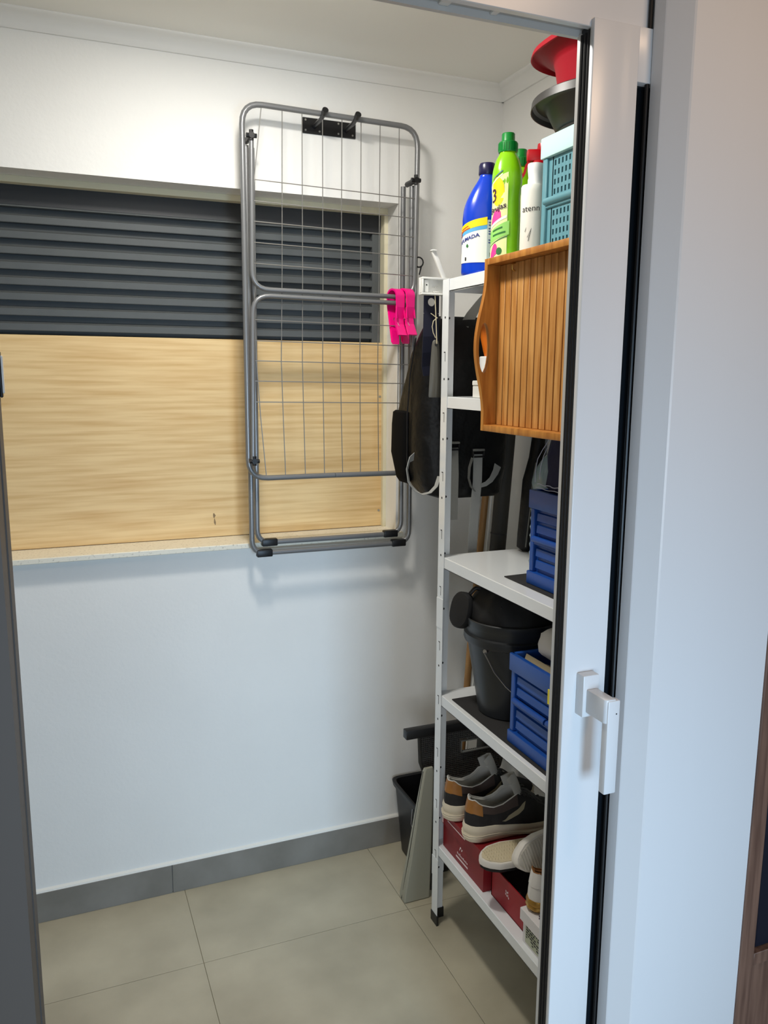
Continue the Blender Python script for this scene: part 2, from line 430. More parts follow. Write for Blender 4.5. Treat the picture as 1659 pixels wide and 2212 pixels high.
# sliding sash
door = empty_struct('door_1', 'white sliding door sash pushed open to the right')
bm = B(); box(bm, (0.750, YD, 0.03), (0.831, YD+0.010, 2.066), 0.0015, 2); struct('stile', bm, M_pvc, parent=door, smooth=True)
bm = B(); box(bm, (0.753, YD+0.010, 0.03), (0.831, YD+0.034, 2.060)); struct('stile_core', bm, M_rub, parent=door)
bm = B(); box(bm, (0.750, YD+0.032, 0.03), (0.829, YD+0.041, 2.055), 0.001, 1); struct('stile_back', bm, M_pvcg, parent=door, smooth=True)
for k in range(3):
    bm = B(); yy = YD+0.0135+0.0085*k; tube(bm, [(0.7525, yy, 0.035), (0.7525, yy, 2.052)], 0.0032, 8); struct('gasket', bm, M_rub, parent=door, smooth=True)
bm = B(); box(bm, (0.8305, YD, 1.990), (1.05, YD+0.035, 2.066), 0.0015, 2); struct('top_rail', bm, M_pvc, parent=door, smooth=True)
bm = B(); box(bm, (0.8305, YD, 0.03), (1.05, YD+0.035, 0.11), 0.0015, 2); struct('bottom_rail', bm, M_pvc, parent=door, smooth=True)
bm = B(); box(bm, (0.831, YD+0.014, 0.11), (1.06, YD+0.026, 1.990)); struct('glass_pane', bm, M_glass, parent=door)
bm = B(); tube(bm, [(0.8515, YD+0.004, 0.05), (0.8515, YD+0.004, 2.2)], 0.0035, 8); struct('brush_seal', bm, M_rub, parent=door, smooth=True)
# door handle on the stile
hn = bpy.data.objects.new('door_handle', None); COL.objects.link(hn); hn.parent = door
bm = B(); box(bm, (0.7735, YD-0.020, 1.010), (0.8045, YD, 1.081), 0.002, 2); struct('rosette', bm, M_pvc, parent=hn, smooth=True)
bm = B()
prism(bm, [(0.780, 1.030), (0.780, 0.984), (0.784, 0.980), (0.800, 0.980), (0.801, 1.030)], 'z', 1.018, 1.058)
es = [e for e in bm.edges]; bmesh.ops.bevel(bm, geom=es, offset=0.002, segments=2, profile=0.5, affect='EDGES')
struct('neck', bm, M_pvc, parent=hn, smooth=True)
bm = B(); box(bm, (0.784, 0.978, 0.898), (0.807, 0.993, 1.056), 0.0022, 2); struct('lever', bm, M_pvc, parent=hn, smooth=True)
bm = B(); tube(bm, [(0.800, 0.9783, 1.034), (0.800, 0.9775, 1.034)], 0.0012, 8); struct('lever_screw', bm, M_blk, parent=hn)
# right jamb / casing profile
bm = B()
prism(bm, [(XJ, 1.048), (XJ, 1.024), (XJ+0.001, 1.0222), (0.8765, 0.9905), (0.879, 0.9885), (0.968, 0.9885), (0.9685, 0.990), (1.1225, 0.990), (1.1225, 1.048)], 'z', 0.0, 2.55)
struct('trim_5', bm, M_pvc, 'white stepped casing right of the sliding door')
bm = B(); box(bm, (-0.2, 1.03, -0.02), (1.1, 1.11, 0.028), 0.002, 1); struct('trim_6', bm, M_pvcg, 'door threshold rail')

# kitchen shell behind the camera
bm = B(); box(bm, (XL-0.1, -1.5, -0.06), (2.5, 1.05, 0.0)); struct('floor', bm, M_kfloor, 'kitchen floor, out of sight')
bm = B(); box(bm, (XL-0.1, -1.5, 2.5), (2.5, 1.06, 2.6)); struct('ceiling', bm, M_kwall, 'kitchen ceiling, out of sight')
bm = B(); box(bm, (XL-0.1, -1.5, 0), (XL, 1.0, 2.55)); struct('wall_kitchen_left', bm, M_kwall, 'kitchen left wall, out of sight')
bm = B(); box(bm, (2.4, -1.5, 0), (2.5, 1.06, 2.55)); struct('wall_kitchen_right', bm, M_kwall, 'kitchen right wall, out of sight')
bm = B(); box(bm, (XL, -1.40, 0), (-1.05, -1.34, 2.55)); box(bm, (-0.19, -1.40, 0), (0.15, -1.34, 2.55)); box(bm, (-1.05, -1.40, 1.7), (-0.19, -1.34, 2.55)); box(bm, (-1.05, -1.40, 0), (-0.19, -1.34, 0.6)); box(bm, (0.85, -1.40, 0), (2.45, -1.34, 2.55)); box(bm, (0.15, -1.40, 1.45), (0.85, -1.34, 2.55)); box(bm, (0.15, -1.40, 0), (0.85, -1.34, 0.2))
struct('wall_kitchen_back', bm, M_kwall, 'kitchen rear wall with the glass door, out of sight')
bm = B(); box(bm, (1.6, 0.986, 0.0), (2.5, 1.06, 2.55)); struct('wall_kitchen_front', bm, M_kwall, 'kitchen wall beyond the cabinet, out of sight')
# wooden kitchen cabinet at the right edge
cb = thing('kitchen_cabinet', 'brown wooden open cabinet at the right edge, beside the white door casing', 'cabinet', (1.37, 1.04, 0))
bm = B(); box(bm, (1.1230, 0.986, 0.0), (1.156, 1.09, 2.2), 0.001, 1); part('side_panel', bm, M_kwood, cb)
bm = B(); box(bm, (1.568, 0.986, 0.0), (1.598, 1.09, 2.2), 0.001, 1); part('side_panel', bm, M_kwood, cb)
bm = B(); box(bm, (1.1562, 0.986, 0.475), (1.5678, 1.09, 0.500), 0.001, 1); part('shelf_board', bm, M_kwood, cb)
bm = B(); box(bm, (1.1562, 0.991, 0.0), (1.5678, 1.09, 0.474), 0.001, 1); part('base_panel', bm, M_kwood, cb)
bm = B(); box(bm, (1.1562, 0.986, 2.175), (1.5678, 1.09, 2.2), 0.001, 1); part('top_board', bm, M_kwood, cb)
bm = B(); box(bm, (1.169, 0.997, 0.501), (1.5678, 1.085, 2.174), 0.002, 1); part('inner_panel', bm, M_navy, cb, 'dark navy panel inside')

# ================================================================== CLOTHES AIRER
rk = thing('clothes_airer', 'folded grey tubular clothes airer hanging in front of the window', 'clothes airer', (0.76, 2.25, 1.05))
yw, ym, y1, y2 = 2.222, 2.240, 2.258, 2.276
rt = 0.0078
bm = B()
pts = fillet([(0.760, ym, 1.269), (0.505, ym, 1.269), (0.507, ym, 2.262), (1.014, ym, 2.254), (1.006, ym, 1.267), (0.761, ym, 1.269)], 0.055, 6)
tube(bm, pts, rt, 10); part('main_frame', bm, M_steel, rk)
xt = [0.560, 0.616, 0.671, 0.729, 0.785, 0.841, 0.898, 0.956]
xm = [0.532, 0.603, 0.664, 0.724, 0.777, 0.837, 0.893, 0.958]
for a, m_, b in zip(xt, xm, [0.556, 0.612, 0.671, 0.729, 0.785, 0.841, 0.899, 0.957]):
    first = [(0.533, ym-0.004, 2.05)] if a < 0.58 else []
    bm = B(); tube(bm, [(a, ym, 2.262)]+first+[((a*0.45+m_*0.55) if a > 0.58 else 0.529, ym-0.004, 1.85), (m_, ym-0.004, 1.60), (m_*0.6+b*0.4, ym-0.003, 1.44), (b, ym, 1.269)], 0.0013, 6); part('wire', bm, M_wire, rk)
def wing(zt, zb, top):
    bm = B()
    if top: p = [(0.527, yw, 2.175), (0.521, yw, zb), (1.0, yw, zb-0.004), (1.004, yw, 2.10)]
    else: p = [(0.514, yw, 1.325), (0.522, yw, zt), (1.0, yw, zt-0.006), (0.995, yw, 1.325)]
    tube(bm, fillet(p, 0.05, 6), 0.0066, 10); return bm
wu = part('upper_wing', wing(2.175, 1.787, True), M_steel, rk)
for z in (2.066, 2.012, 1.960, 1.906, 1.852):
    bm = B(); tube(bm, [(0.519, yw-0.002, z+0.002), (0.76, yw-0.002, z-0.003), (0.998, yw-0.002, z-0.008)], 0.0013, 6); part('wire', bm, M_wire, wu)
wl = part('lower_wing', wing(1.771, 1.3, False), M_steel, rk)
for z in (1.706, 1.650, 1.596, 1.541, 1.484):
    bm = B(); tube(bm, [(0.518, yw-0.002, z), (0.76, yw-0.002, z-0.003), (0.994, yw-0.002, z-0.006)], 0.0013, 6); part('wire', bm, M_wire, wl)
for yy, x0, x1, zb, zt in ((y1, 0.520, 1.003, 1.048, 2.16), (y2, 0.540, 0.983, 1.075, 2.16)):
    bm = B(); tube(bm, fillet([(x0, yy, zt), (x0-0.006, yy, zb), (x1+0.006, yy, zb-0.002), (x1+0.003, yy, 2.10)], 0.042, 6), 0.0078, 10)
    lg = part('leg_frame', bm, M_steel, rk)
    for xx in (x0+0.03, x1-0.03):
        bm = B(); obox(bm, (xx, yy, zb), (1, 0, 0), (0, 1, 0), (0, 0, 1), (0.023, 0.0105, 0.0108), 0.003); part('foot_cap', bm, M_blk, lg)
for x, z in ((0.526, 2.176), (1.0, 2.108), (0.517, 1.32), (0.992, 1.325)):
    bm = B(); tube(bm, [(x, yw-0.011, z), (x, y2+0.004, z)], 0.008, 8); tube(bm, [(x-0.014, yw-0.004, z), (x+0.014, yw-0.004, z)], 0.006, 8)
    tube(bm, [(x, yw-0.004, z-0.012), (x, yw-0.004, z+0.014)], 0.006, 8)
    part('pivot_clip', bm, M_blk, rk, 'black plastic pivot clip')
bm = B()
tube(bm, [(1.0, yw, 1.86), (1.004, yw-0.003, 1.80), (0.994, yw-0.003, 1.775)], 0.004, 8)
part('wing_arm', bm, M_steel, rk)
bm = B(); tube(bm, [(1.018+0.014*math.cos(a), ym-0.01, 1.885+0.014*math.sin(a)) for a in [R(k) for k in range(-150, 200, 25)]], 0.0022, 6)
tube(bm, [(1.026, ym-0.01, 1.873), (1.020, ym-0.01, 1.85)], 0.0022, 6)
part('catch_hook', bm, M_blk, rk, 'small black wire catch')

# wall hooks carrying the airer
hk = thing('wall_hook_rail', 'black metal plate with two pegs screwed to the wall, carrying the airer', 'hook', (0.77, 2.316, 2.25))
bm = B(); box(bm, (0.694, 2.314, 2.226), (0.853, D, 2.268), 0.002, 1); part('plate', bm, M_blkm, hk)
for x in (0.728, 0.822):
    bm = B(); tube(bm, fillet([(x, 2.316, 2.246), (x, 2.25, 2.2475), (x-0.001, 2.216, 2.256)], 0.02, 4), 0.0062, 10); tube(bm, [(x-0.001, 2.220, 2.2545), (x-0.0012, 2.207, 2.260)], 0.0088, 10); part('peg', bm, M_blkm, hk)
for x in (0.703, 0.744, 0.80, 0.843):
    for z in (2.234, 2.261):
        bm = B(); tube(bm, [(x, 2.3145, z), (x, 2.3128, z)], 0.0028, 8); part('screw', bm, M_screw, hk, 'steel screw head')

# two pink clips on the wing bars
def make_clip(x, z, label):
    t = thing('towel_clip', label, 'clip', (x, yw, z), group='pink clips on the airer', local=True, rz=R(14)); t.scale = (1.28, 1.15, 1.2)
    # side profile in (y, z): y negative towards the room; wide arc over the two bars then two straight grips
    def jaw(s, name, z1, bend):
        prof = []
        for k in range(9):
            a = PI/2-s*(PI/2)*k/8
            prof.append((s*-0.001+(-0.019*math.cos(a)) if s > 0 else (0.019*-math.cos(a)), 0.0+0.017*math.sin(a)))
        pts = [(0, p[0], p[1]) for p in prof]
        if s > 0: pts += [(0, -0.021, -0.03), (0, -0.016, -0.055), (0, -0.017, -0.070), (0, -0.028, -0.098)]
        else: pts += [(0, 0.018, -0.03), (0, 0.006, -0.062), (0, 0.0, -0.085), (0, -0.002, z1)]
        return pts
    arc = lambda s: [(0, -s*0.019*math.sin(PI/2*k/8), 0.017*math.cos(PI/2*k/8)) for k in range(9)]
    fr = arc(1)+[(0, -0.0195, -0.025), (0, -0.015, -0.052), (0, -0.017, -0.066), (0, -0.030, -0.092)]
    rr = arc(-1)+[(0, 0.0175, -0.025), (0, 0.008, -0.055), (0, 0.001, -0.080), (0, -0.002, -0.112)]
    bm = B(); ribbon(bm, fr, (1, 0, 0), [0.023]*9+[0.021, 0.022, 0.023, 0.024], 0.0045); part('front_jaw', bm, M_pink, t, smooth=False)
    bm = B(); ribbon(bm, rr, (1, 0, 0), [0.023]*9+[0.022, 0.021, 0.020, 0.017], 0.0045); part('rear_jaw', bm, M_pink, t, smooth=False)
    bm = B()
    for sx in (-1, 1): tube(bm, [(sx*0.011, -0.019, -0.026), (sx*0.0115, -0.0225, -0.052)], 0.0016, 6); tube(bm, [(sx*0.011, 0.016, -0.027), (sx*0.010, -0.0005, -0.108)], 0.0018, 6)
    part('stiffening_rib', bm, M_pink, t)
    bm = B()
    hx = [(-0.006+0.012*k/40, -0.008+0.006*math.cos(k*2*PI/8), -0.054+0.006*math.sin(k*2*PI/8)) for k in range(41)]
    tube(bm, hx, 0.0009, 5); tube(bm, [(-0.006, -0.002, -0.054), (-0.006, -0.018, -0.062), (-0.004, -0.0225, -0.070)], 0.0009, 5); tube(bm, [(0.006, -0.002, -0.054), (0.006, 0.001, -0.075), (0.004, -0.004, -0.085)], 0.0009, 5)
    part('spring', bm, M_screw, t, 'steel coil spring')
    return t
make_clip(0.942, 1.783, 'hot pink jumbo clip gripping the airer bars, the left one of the pair')
make_clip(0.974, 1.785, 'hot pink jumbo clip gripping the airer bars, the right one beside the shelving post')

# ================================================================== SHELVING UNIT
X0, Y0, Y1, X1 = 0.941, 1.912, 1.205, 1.252
su = thing('shelving_unit', 'white metal shelving unit with five shelves against the right wall', 'shelving', (1.09, 1.56, 0))
def post(xc, yc, sx, sy, name='post', z0=0.012, z1=1.799, t=0.0015, f=0.034, e=0.0):
    bm = B(); x, y = xc-sx*e, yc-sy*e; ff = f+e
    prism(bm, [(x, y), (x+sx*ff, y), (x+sx*ff, y+sy*t), (x+sx*t, y+sy*t), (x+sx*t, y+sy*ff), (x, y+sy*ff)], 'z', z0, z1); return bm
for xc, yc, sx, sy in ((X0, Y0, 1, -1), (X0, Y1, 1, 1), (X1, Y0, -1, -1), (X1, Y1, -1, 1)):
    p = part('post', post(xc, yc, sx, sy), M_shelf, su, smooth=False)
    for z0, z1 in ((0.885, 0.968), (0.145, 0.205)):
        part('joint_sleeve', post(xc, yc, sx, sy, z0=z0, z1=z1, e=0.0011, f=0.036), M_shelf, p, smooth=False)
    bm = post(xc, yc, sx, sy, z0=0.0, z1=0.030, e=0.0018, f=0.037, t=0.006); part('foot', bm, M_blk, p, 'black plastic foot cap', smooth=False)
    bm = B()
    k = 0
    z = 1.705
    while z > 0.06:
        yy = yc+sy*0.017
        tube(bm, [(xc-sx*0.0003, yy, z), (xc+sx*0.0005, yy, z)], 0.0032, 10)
        xx = xc+sx*0.019
        tube(bm, [(xx, yc+sy*(0.0012), z), (xx, yc+sy*0.0018, z)], 0.0032, 10)
        if z > 0.2:
            zz = z-0.098
            box(bm, (xc-sx*0.0003, yy-0.0045, zz-0.012), (xc+sx*0.0004, yy-0.0025, zz+0.012)); box(bm, (xc-sx*0.0003, yy-0.0045, zz+0.010), (xc+sx*0.0004, yy+0.004, zz+0.0125))
        z -= 0.1545
    part('punched_holes', bm, M_hole, p, 'dark punched holes', smooth=False)['kind'] = 'stuff'
TIER = [1.799, 1.506, 1.083, 0.697, 0.248]
for zt in TIER:
    bm = B(); a, b, c, d = X0+0.0022, Y1+0.002, X1-0.0022, Y0-0.002
    h = 0.030
    box(bm, (a, b, zt-h), (c, d, zt), 0.003, 2)
    # hollow below: rebuild as a pan
    bm.free(); bm = B()
    box(bm, (a, b, zt-0.003), (c, d, zt), 0.0014, 1)
    box(bm, (a, b+0.001, zt-h), (a+0.0018, d-0.001, zt-0.0015)); box(bm, (c-0.0018, b+0.001, zt-h), (c, d-0.001, zt-0.0015))
    box(bm, (a+0.001, b, zt-h), (c-0.001, b+0.0018, zt-0.0015)); box(bm, (a+0.001, d-0.0018, zt-h), (c-0.001, d, zt-0.0015))
    box(bm, (a, b+0.001, zt-h), (a+0.012, d-0.001, zt-h+0.0015))
    part('shelf', bm, M_shelf, su, smooth=False)

# ================================================================== TOP SHELF
ZT = TIER[0]
class Bottle:
    def __init__(s, rings, p=2.2): s.r = rings; s.p = p
    def at(s, th, z, off=0.0):
        r = s.r
        for i in range(len(r)-1):
            if z <= r[i+1][0] or i == len(r)-2:
                t = (z-r[i][0])/max(1e-6, r[i+1][0]-r[i][0]); t = min(1, max(0, t)); break
        q = [r[i][k]*(1-t)+r[i+1][k]*t for k in range(5)]
        c, sn = math.sin(th), -math.cos(th); p = s.p
        rx = math.copysign(abs(c)**(2/p), c); ry = math.copysign(abs(sn)**(2/p), sn)
        return Vector((q[3]+(q[1]+off)*rx, q[4]+(q[2]+off)*ry, z))
    def body(s, n=36):
        bm = B(); loft(bm, [[s.at(2*PI*k/n, z[0]) for k in range(n)] for z in s.r]); return bm
    def patch(s, t0, t1, zlo, zhi, off=0.0007, n=18, m=6):
        bm = B(); g = []
        for i in range(n+1):
            th = R(t0+(t1-t0)*i/n); f = i/n
            a = zlo(f) if callable(zlo) else zlo; b = zhi(f) if callable(zhi) else zhi
            g.append([bm.verts.new(s.at(th, a+(b-a)*j/m, off)) for j in range(m+1)])
        for i in range(n):
            for j in range(m): bm.faces.new((g[i][j], g[i+1][j], g[i+1][j+1], g[i][j+1]))
        return bm
    def wrap(s, th0, z0, rad, slant=0.0, off=0.0012):
        return lambda x, y: s.at(R(th0)+x/rad, z0+y+x*slant, off)
def smooth_rings(r, n=4):
    """Catmull-Rom through the rings"""
    out = []
    for i in range(len(r)-1):
        p0, p1, p2, p3 = r[max(i-1, 0)], r[i], r[i+1], r[min(i+2, len(r)-1)]
        for k in range(n):
            t = k/n
            out.append(tuple(0.5*((2*p1[j])+(-p0[j]+p2[j])*t+(2*p0[j]-5*p1[j]+4*p2[j]-p3[j])*t*t+(-p0[j]+3*p1[j]-3*p2[j]+p3[j])*t**3) for j in range(5)))
    return out+[tuple(r[-1])]
def circ(f): return math.sqrt(max(0.0, 1-(2*f-1)**2))
# --- blue bleach bottle
VA = -R(28)
bb = thing('bleach_bottle', 'large blue cleaning bottle with a dark blue cap, leftmost on the top shelf', 'bottle', (0.988, 1.802, ZT), rz=VA, local=True)
bl = Bottle(smooth_rings([(0.0, 0.043, 0.032, 0, 0), (0.006, 0.047, 0.036, 0, 0), (0.03, 0.047, 0.036, 0, 0), (0.10, 0.046, 0.036, 0, 0), (0.135, 0.046, 0.036, 0, 0), (0.165, 0.043, 0.034, 0.002, 0), (0.195, 0.033, 0.029, 0.006, 0), (0.218, 0.022, 0.022, 0.009, 0), (0.228, 0.018, 0.018, 0.010, 0), (0.236, 0.018, 0.018, 0.010, 0)]), 2.4)
part('body', bl.body(), M_blueb, bb)
bm = B(); lathe(bm, [(0.0195, 0), (0.0205, 0.002), (0.0200, 0.021), (0.0175, 0.0265), (0.0, 0.0275)], (0.010, 0, 0.2325), 28); part('cap', bm, M_bluec, bb)
bm = B(); tube(bm, fillet([(0.020, 0, 0.222), (0.052, 0, 0.222), (0.056, 0, 0.150), (0.040, 0, 0.135)], 0.018, 5), 0.0105, 10); part('handle', bm, M_blueb, bb)
lb = part('front_label', bl.patch(-112, 12, 0.028, lambda f: 0.088+0.034*f**0.8), M_white, bb)
part('sky_band', bl.patch(-112, 12, lambda f: 0.079+0.026*f**0.8, lambda f: 0.089+0.026*f**0.8, 0.0010, m=2), M_sky, lb)
part('yellow_band', bl.patch(-112, 12, lambda f: 0.086+0.028*f**0.8, lambda f: 0.100+0.032*f**0.8, 0.0013, m=2), M_yel, lb)
part('info_label', bl.patch(12, 60, 0.026, 0.125), M_info, bb)
for k, (z, w_) in enumerate(((0.118, 34), (0.112, 30), (0.104, 36), (0.098, 34), (0.092, 36), (0.078, 28), (0.072, 34))):
    part('small_print', bl.patch(16, 16+w_, z, z+0.0022, 0.0013, 6, 1), M_inkb, bb, smooth=False)
text('PERFUMADA', 0.0120, M_inkb, bb, bl.wrap(-50, 0.081, 0.042, 0.30, 0.0016), bold=0.0003)
text('3', 0.018, M_inkr, bb, bl.wrap(-78, 0.094, 0.044, 0.25, 0.0019), bold=0.0008)
for z, w_ in ((0.1030, 34), (0.0985, 40)):
    part('small_print', bl.patch(-72, -72+w_, lambda f, z=z, w_=w_: z+0.008*f, lambda f, z=z: z+0.0022+0.008*f, 0.0018, 8, 1), M_inkr, bb, smooth=False)
part('leaf_mark', bl.patch(-46, -36, lambda f: 0.0665-0.004*math.sin(PI*f), lambda f: 0.0665+0.005*math.sin(PI*f), 0.0015, 8, 1), M_inkg, bb)
for k in range(4):
    part('window_mark', bl.patch(-92+k*3, -90+k*3, 0.045+k*0.002, 0.062+k*0.002, 0.0014, 2, 2), M_inkb, bb, smooth=False)
part('black_mark', bl.patch(20, 30, 0.040, 0.050, 0.0014, 3, 2), M_inkk, bb, smooth=False); part('black_mark', bl.patch(34, 44, 0.038, 0.049, 0.0014, 3, 2), M_inkk, bb, smooth=False)
part('small_print', bl.patch(-50, -44, 0.033, 0.041, 0.0014, 3, 2), M_inkk, bb, smooth=False)

# --- lime green floor cleaner bottles (front one labelled, a second one behind)
gl = Bottle(smooth_rings([(0.0, 0.029, 0.026, 0, 0), (0.006, 0.034, 0.031, 0, 0), (0.03, 0.034, 0.031, 0, 0), (0.055, 0.0325, 0.030, 0, 0), (0.10, 0.033, 0.030, 0, 0), (0.140, 0.0315, 0.029, 0, 0), (0.165, 0.0315, 0.029, 0, 0), (0.190, 0.034, 0.031, 0, 0), (0.215, 0.033, 0.030, 0, 0), (0.238, 0.027, 0.025, 0, 0), (0.252, 0.020, 0.020, 0, 0), (0.256, 0.0185, 0.0185, 0, 0), (0.262, 0.0185, 0.0185, 0, 0)]), 2.3)
def green_bottle(loc, label, full=True):
    t = thing('floor_cleaner_bottle', label, 'bottle', loc, rz=VA, local=True, group='lime green bottles on the top shelf')
    part('body', gl.body(), M_lime, t)
    bm = B()
    lathe(bm, [(0.0212, 0.0), (0.0215, 0.001), (0.0212, 0.021), (0.0195, 0.0225), (0.0155, 0.023), (0.0150, 0.024), (0.0148, 0.039), (0.0135, 0.041), (0.0, 0.0412)], (0, 0, 0.257), 32)
    for k in range(24):
        a = 2*PI*k/24; obox(bm, (0.0214*math.cos(a), 0.0214*math.sin(a), 0.268), (math.cos(a), math.sin(a), 0), (-math.sin(a), math.cos(a), 0), (0, 0, 1), (0.0008, 0.0010, 0.008))
    part('cap', bm, M_gcap, t)
    if full:
        fl = part('front_label', gl.patch(-115, 2, 0.012, lambda f: 0.175+0.035*f), M_palew, t)
        part('yellow_sun', gl.patch(-66, -8, lambda f: 0.166-0.028*circ(f), lambda f: 0.170+0.030*circ(f), 0.0011, 24, 4), M_yel, fl)
        part('pink_blot', gl.patch(-72, -18, lambda f: 0.094+0.020*f, lambda f: 0.094+0.020*f+0.026*circ(f), 0.0011, 20, 3), M_lpink, fl)
        part('white_band', gl.patch(-104, 0, lambda f: 0.082+0.030*f, lambda f: 0.087+0.031*f, 0.0012, 14, 2), M_white, fl)
        part('green_panel', gl.patch(-104, 8, lambda f: 0.050+0.026*f, lambda f: 0.076+0.030*f, 0.0013, 14, 3), M_leaf, fl)
        part('pink_blot', gl.patch(-70, -30, lambda f: 0.020+0.016*f, lambda f: 0.022+0.016*f+0.026*circ(f), 0.0011, 20, 3), M_lpink, fl)
        part('leaf_mark', gl.patch(-36, -12, lambda f: 0.040-0.008*circ(f), lambda f: 0.040+0.008*circ(f), 0.0012, 16, 2), M_inkg, fl)
        part('dark_arc', gl.patch(-100, 4, lambda f: 0.046+0.025*f, lambda f: 0.0475+0.026*f, 0.0015, 14, 1), M_inkg, fl)
        text('3', 0.040, M_plum, t, gl.wrap(-56, 0.160, 0.033, 0.25, 0.0018), bold=0.0004)
        text('Brujas', 0.0172, M_plum, t, gl.wrap(-38, 0.133, 0.033, 0.32, 0.0020), bold=0.0003)
        for z, w_ in ((0.090, 44), (0.080, 54)):
            part('small_print', gl.patch(-56, -56+w_, lambda f, z=z: z+0.008*f-0.008, lambda f, z=z: z-0.0045+0.008*f, 0.0018, 8, 1), M_inkg, t, smooth=False)
        for z in (0.214, 0.207):
            part('small_print', gl.patch(-60, -16, lambda f, z=z: z-0.020+0.018*f, lambda f, z=z: z-0.0175+0.018*f, 0.0012, 8, 1), M_inkb if z > 0.21 else M_white, t, smooth=False)
    return t
green_bottle((0.988, 1.688, ZT), 'lime green cleaner bottle with green cap and colourful label, on the top shelf')
green_bottle((1.085, 1.792, ZT-0.0), 'second lime green bottle, only its green cap showing behind the labelled one', True)
# --- off-white lotion bottle
wb = thing('lotion_bottle', 'off-white cylindrical bottle with black lettering beside the teal crate', 'bottle', (1.002, 1.598, ZT), rz=VA, local=True)
wbl = Bottle([(0.0, 0.0245, 0.0245, 0, 0), (0.003, 0.0265, 0.0265, 0, 0), (0.155, 0.0265, 0.0265, 0, 0), (0.166, 0.0265, 0.0265, 0, 0), (0.1695, 0.0245, 0.0245, 0, 0)], 2.0)
part('body', wbl.body(), M_cream2, wb)
bm = B(); lathe(bm, [(0.016, 0), (0.016, 0.012), (0.0148, 0.016), (0.0165, 0.030), (0.0172, 0.042), (0.0165, 0.045), (0, 0.0455)], (0.003, 0, 0.1695), 28); part('cap', bm, M_white, wb)
text('atenn', 0.018, M_inkk, wb, wbl.wrap(-14, 0.118, 0.0265, 0.05), bold=0.0)
bm = B()
for x0, x1, z0, z1 in ((-0.004, 0.004, 0.058, 0.074), (-0.002, 0.0055, 0.050, 0.078), (-0.010, -0.006, 0.070, 0.080)):
    vs = [wbl.at(R(-18)+x/0.0265, z, 0.001) for x, z in ((x0, z0), (x0+0.0012, z0), (x1, z1), (x1-0.0022, z1-0.004))]
    bm.faces.new([bm.verts.new(v) for v in vs])
part('leaf_mark', bm, M_inkk, wb, smooth=False)
part('grey_box', wbl.patch(2, 34, 0.022, 0.030, 0.001, 6, 1), M_info, wb)
text('GATA', 0.0075, M_inkk, wb, wbl.wrap(-16, 0.026, 0.0265), bold=0.0001)
# --- spray bottle with red trigger
sp = thing('spray_bottle', 'spray bottle with a red trigger head behind the off-white bottle', 'bottle', (1.095, 1.725, ZT), rz=VA, local=True)
spb = Bottle(smooth_rings([(0, 0.030, 0.024, 0, 0), (0.005, 0.034, 0.027, 0, 0), (0.15, 0.034, 0.027, 0, 0), (0.19, 0.028, 0.024, 0, 0), (0.215, 0.016, 0.016, 0, 0), (0.235, 0.013, 0.013, 0, 0)]), 2.3)
part('body', spb.body(24), M_white, sp)
th = B()
lathe(th, [(0.0175, 0), (0.0185, 0.003), (0.018, 0.022), (0.015, 0.026), (0, 0.0265)], (0, 0, 0.232), 20)
bb2 = B(); box(bb2, (-0.030, -0.011, 0.256), (0.020, 0.011, 0.284), 0.005, 2); merge(th, bb2)
bb2 = B(); lathe(bb2, [(0.013, 0), (0.0145, 0.004), (0.013, 0.016), (0.0, 0.018)], (0.008, 0, 0.280), 16); merge(th, bb2)
ribbon(th, [(-0.020, 0, 0.262), (-0.030, 0, 0.248), (-0.034, 0, 0.232), (-0.040, 0, 0.222)], (0, 1, 0), 0.014, 0.006)
part('trigger_head', th, M_redp, sp, 'red trigger head')

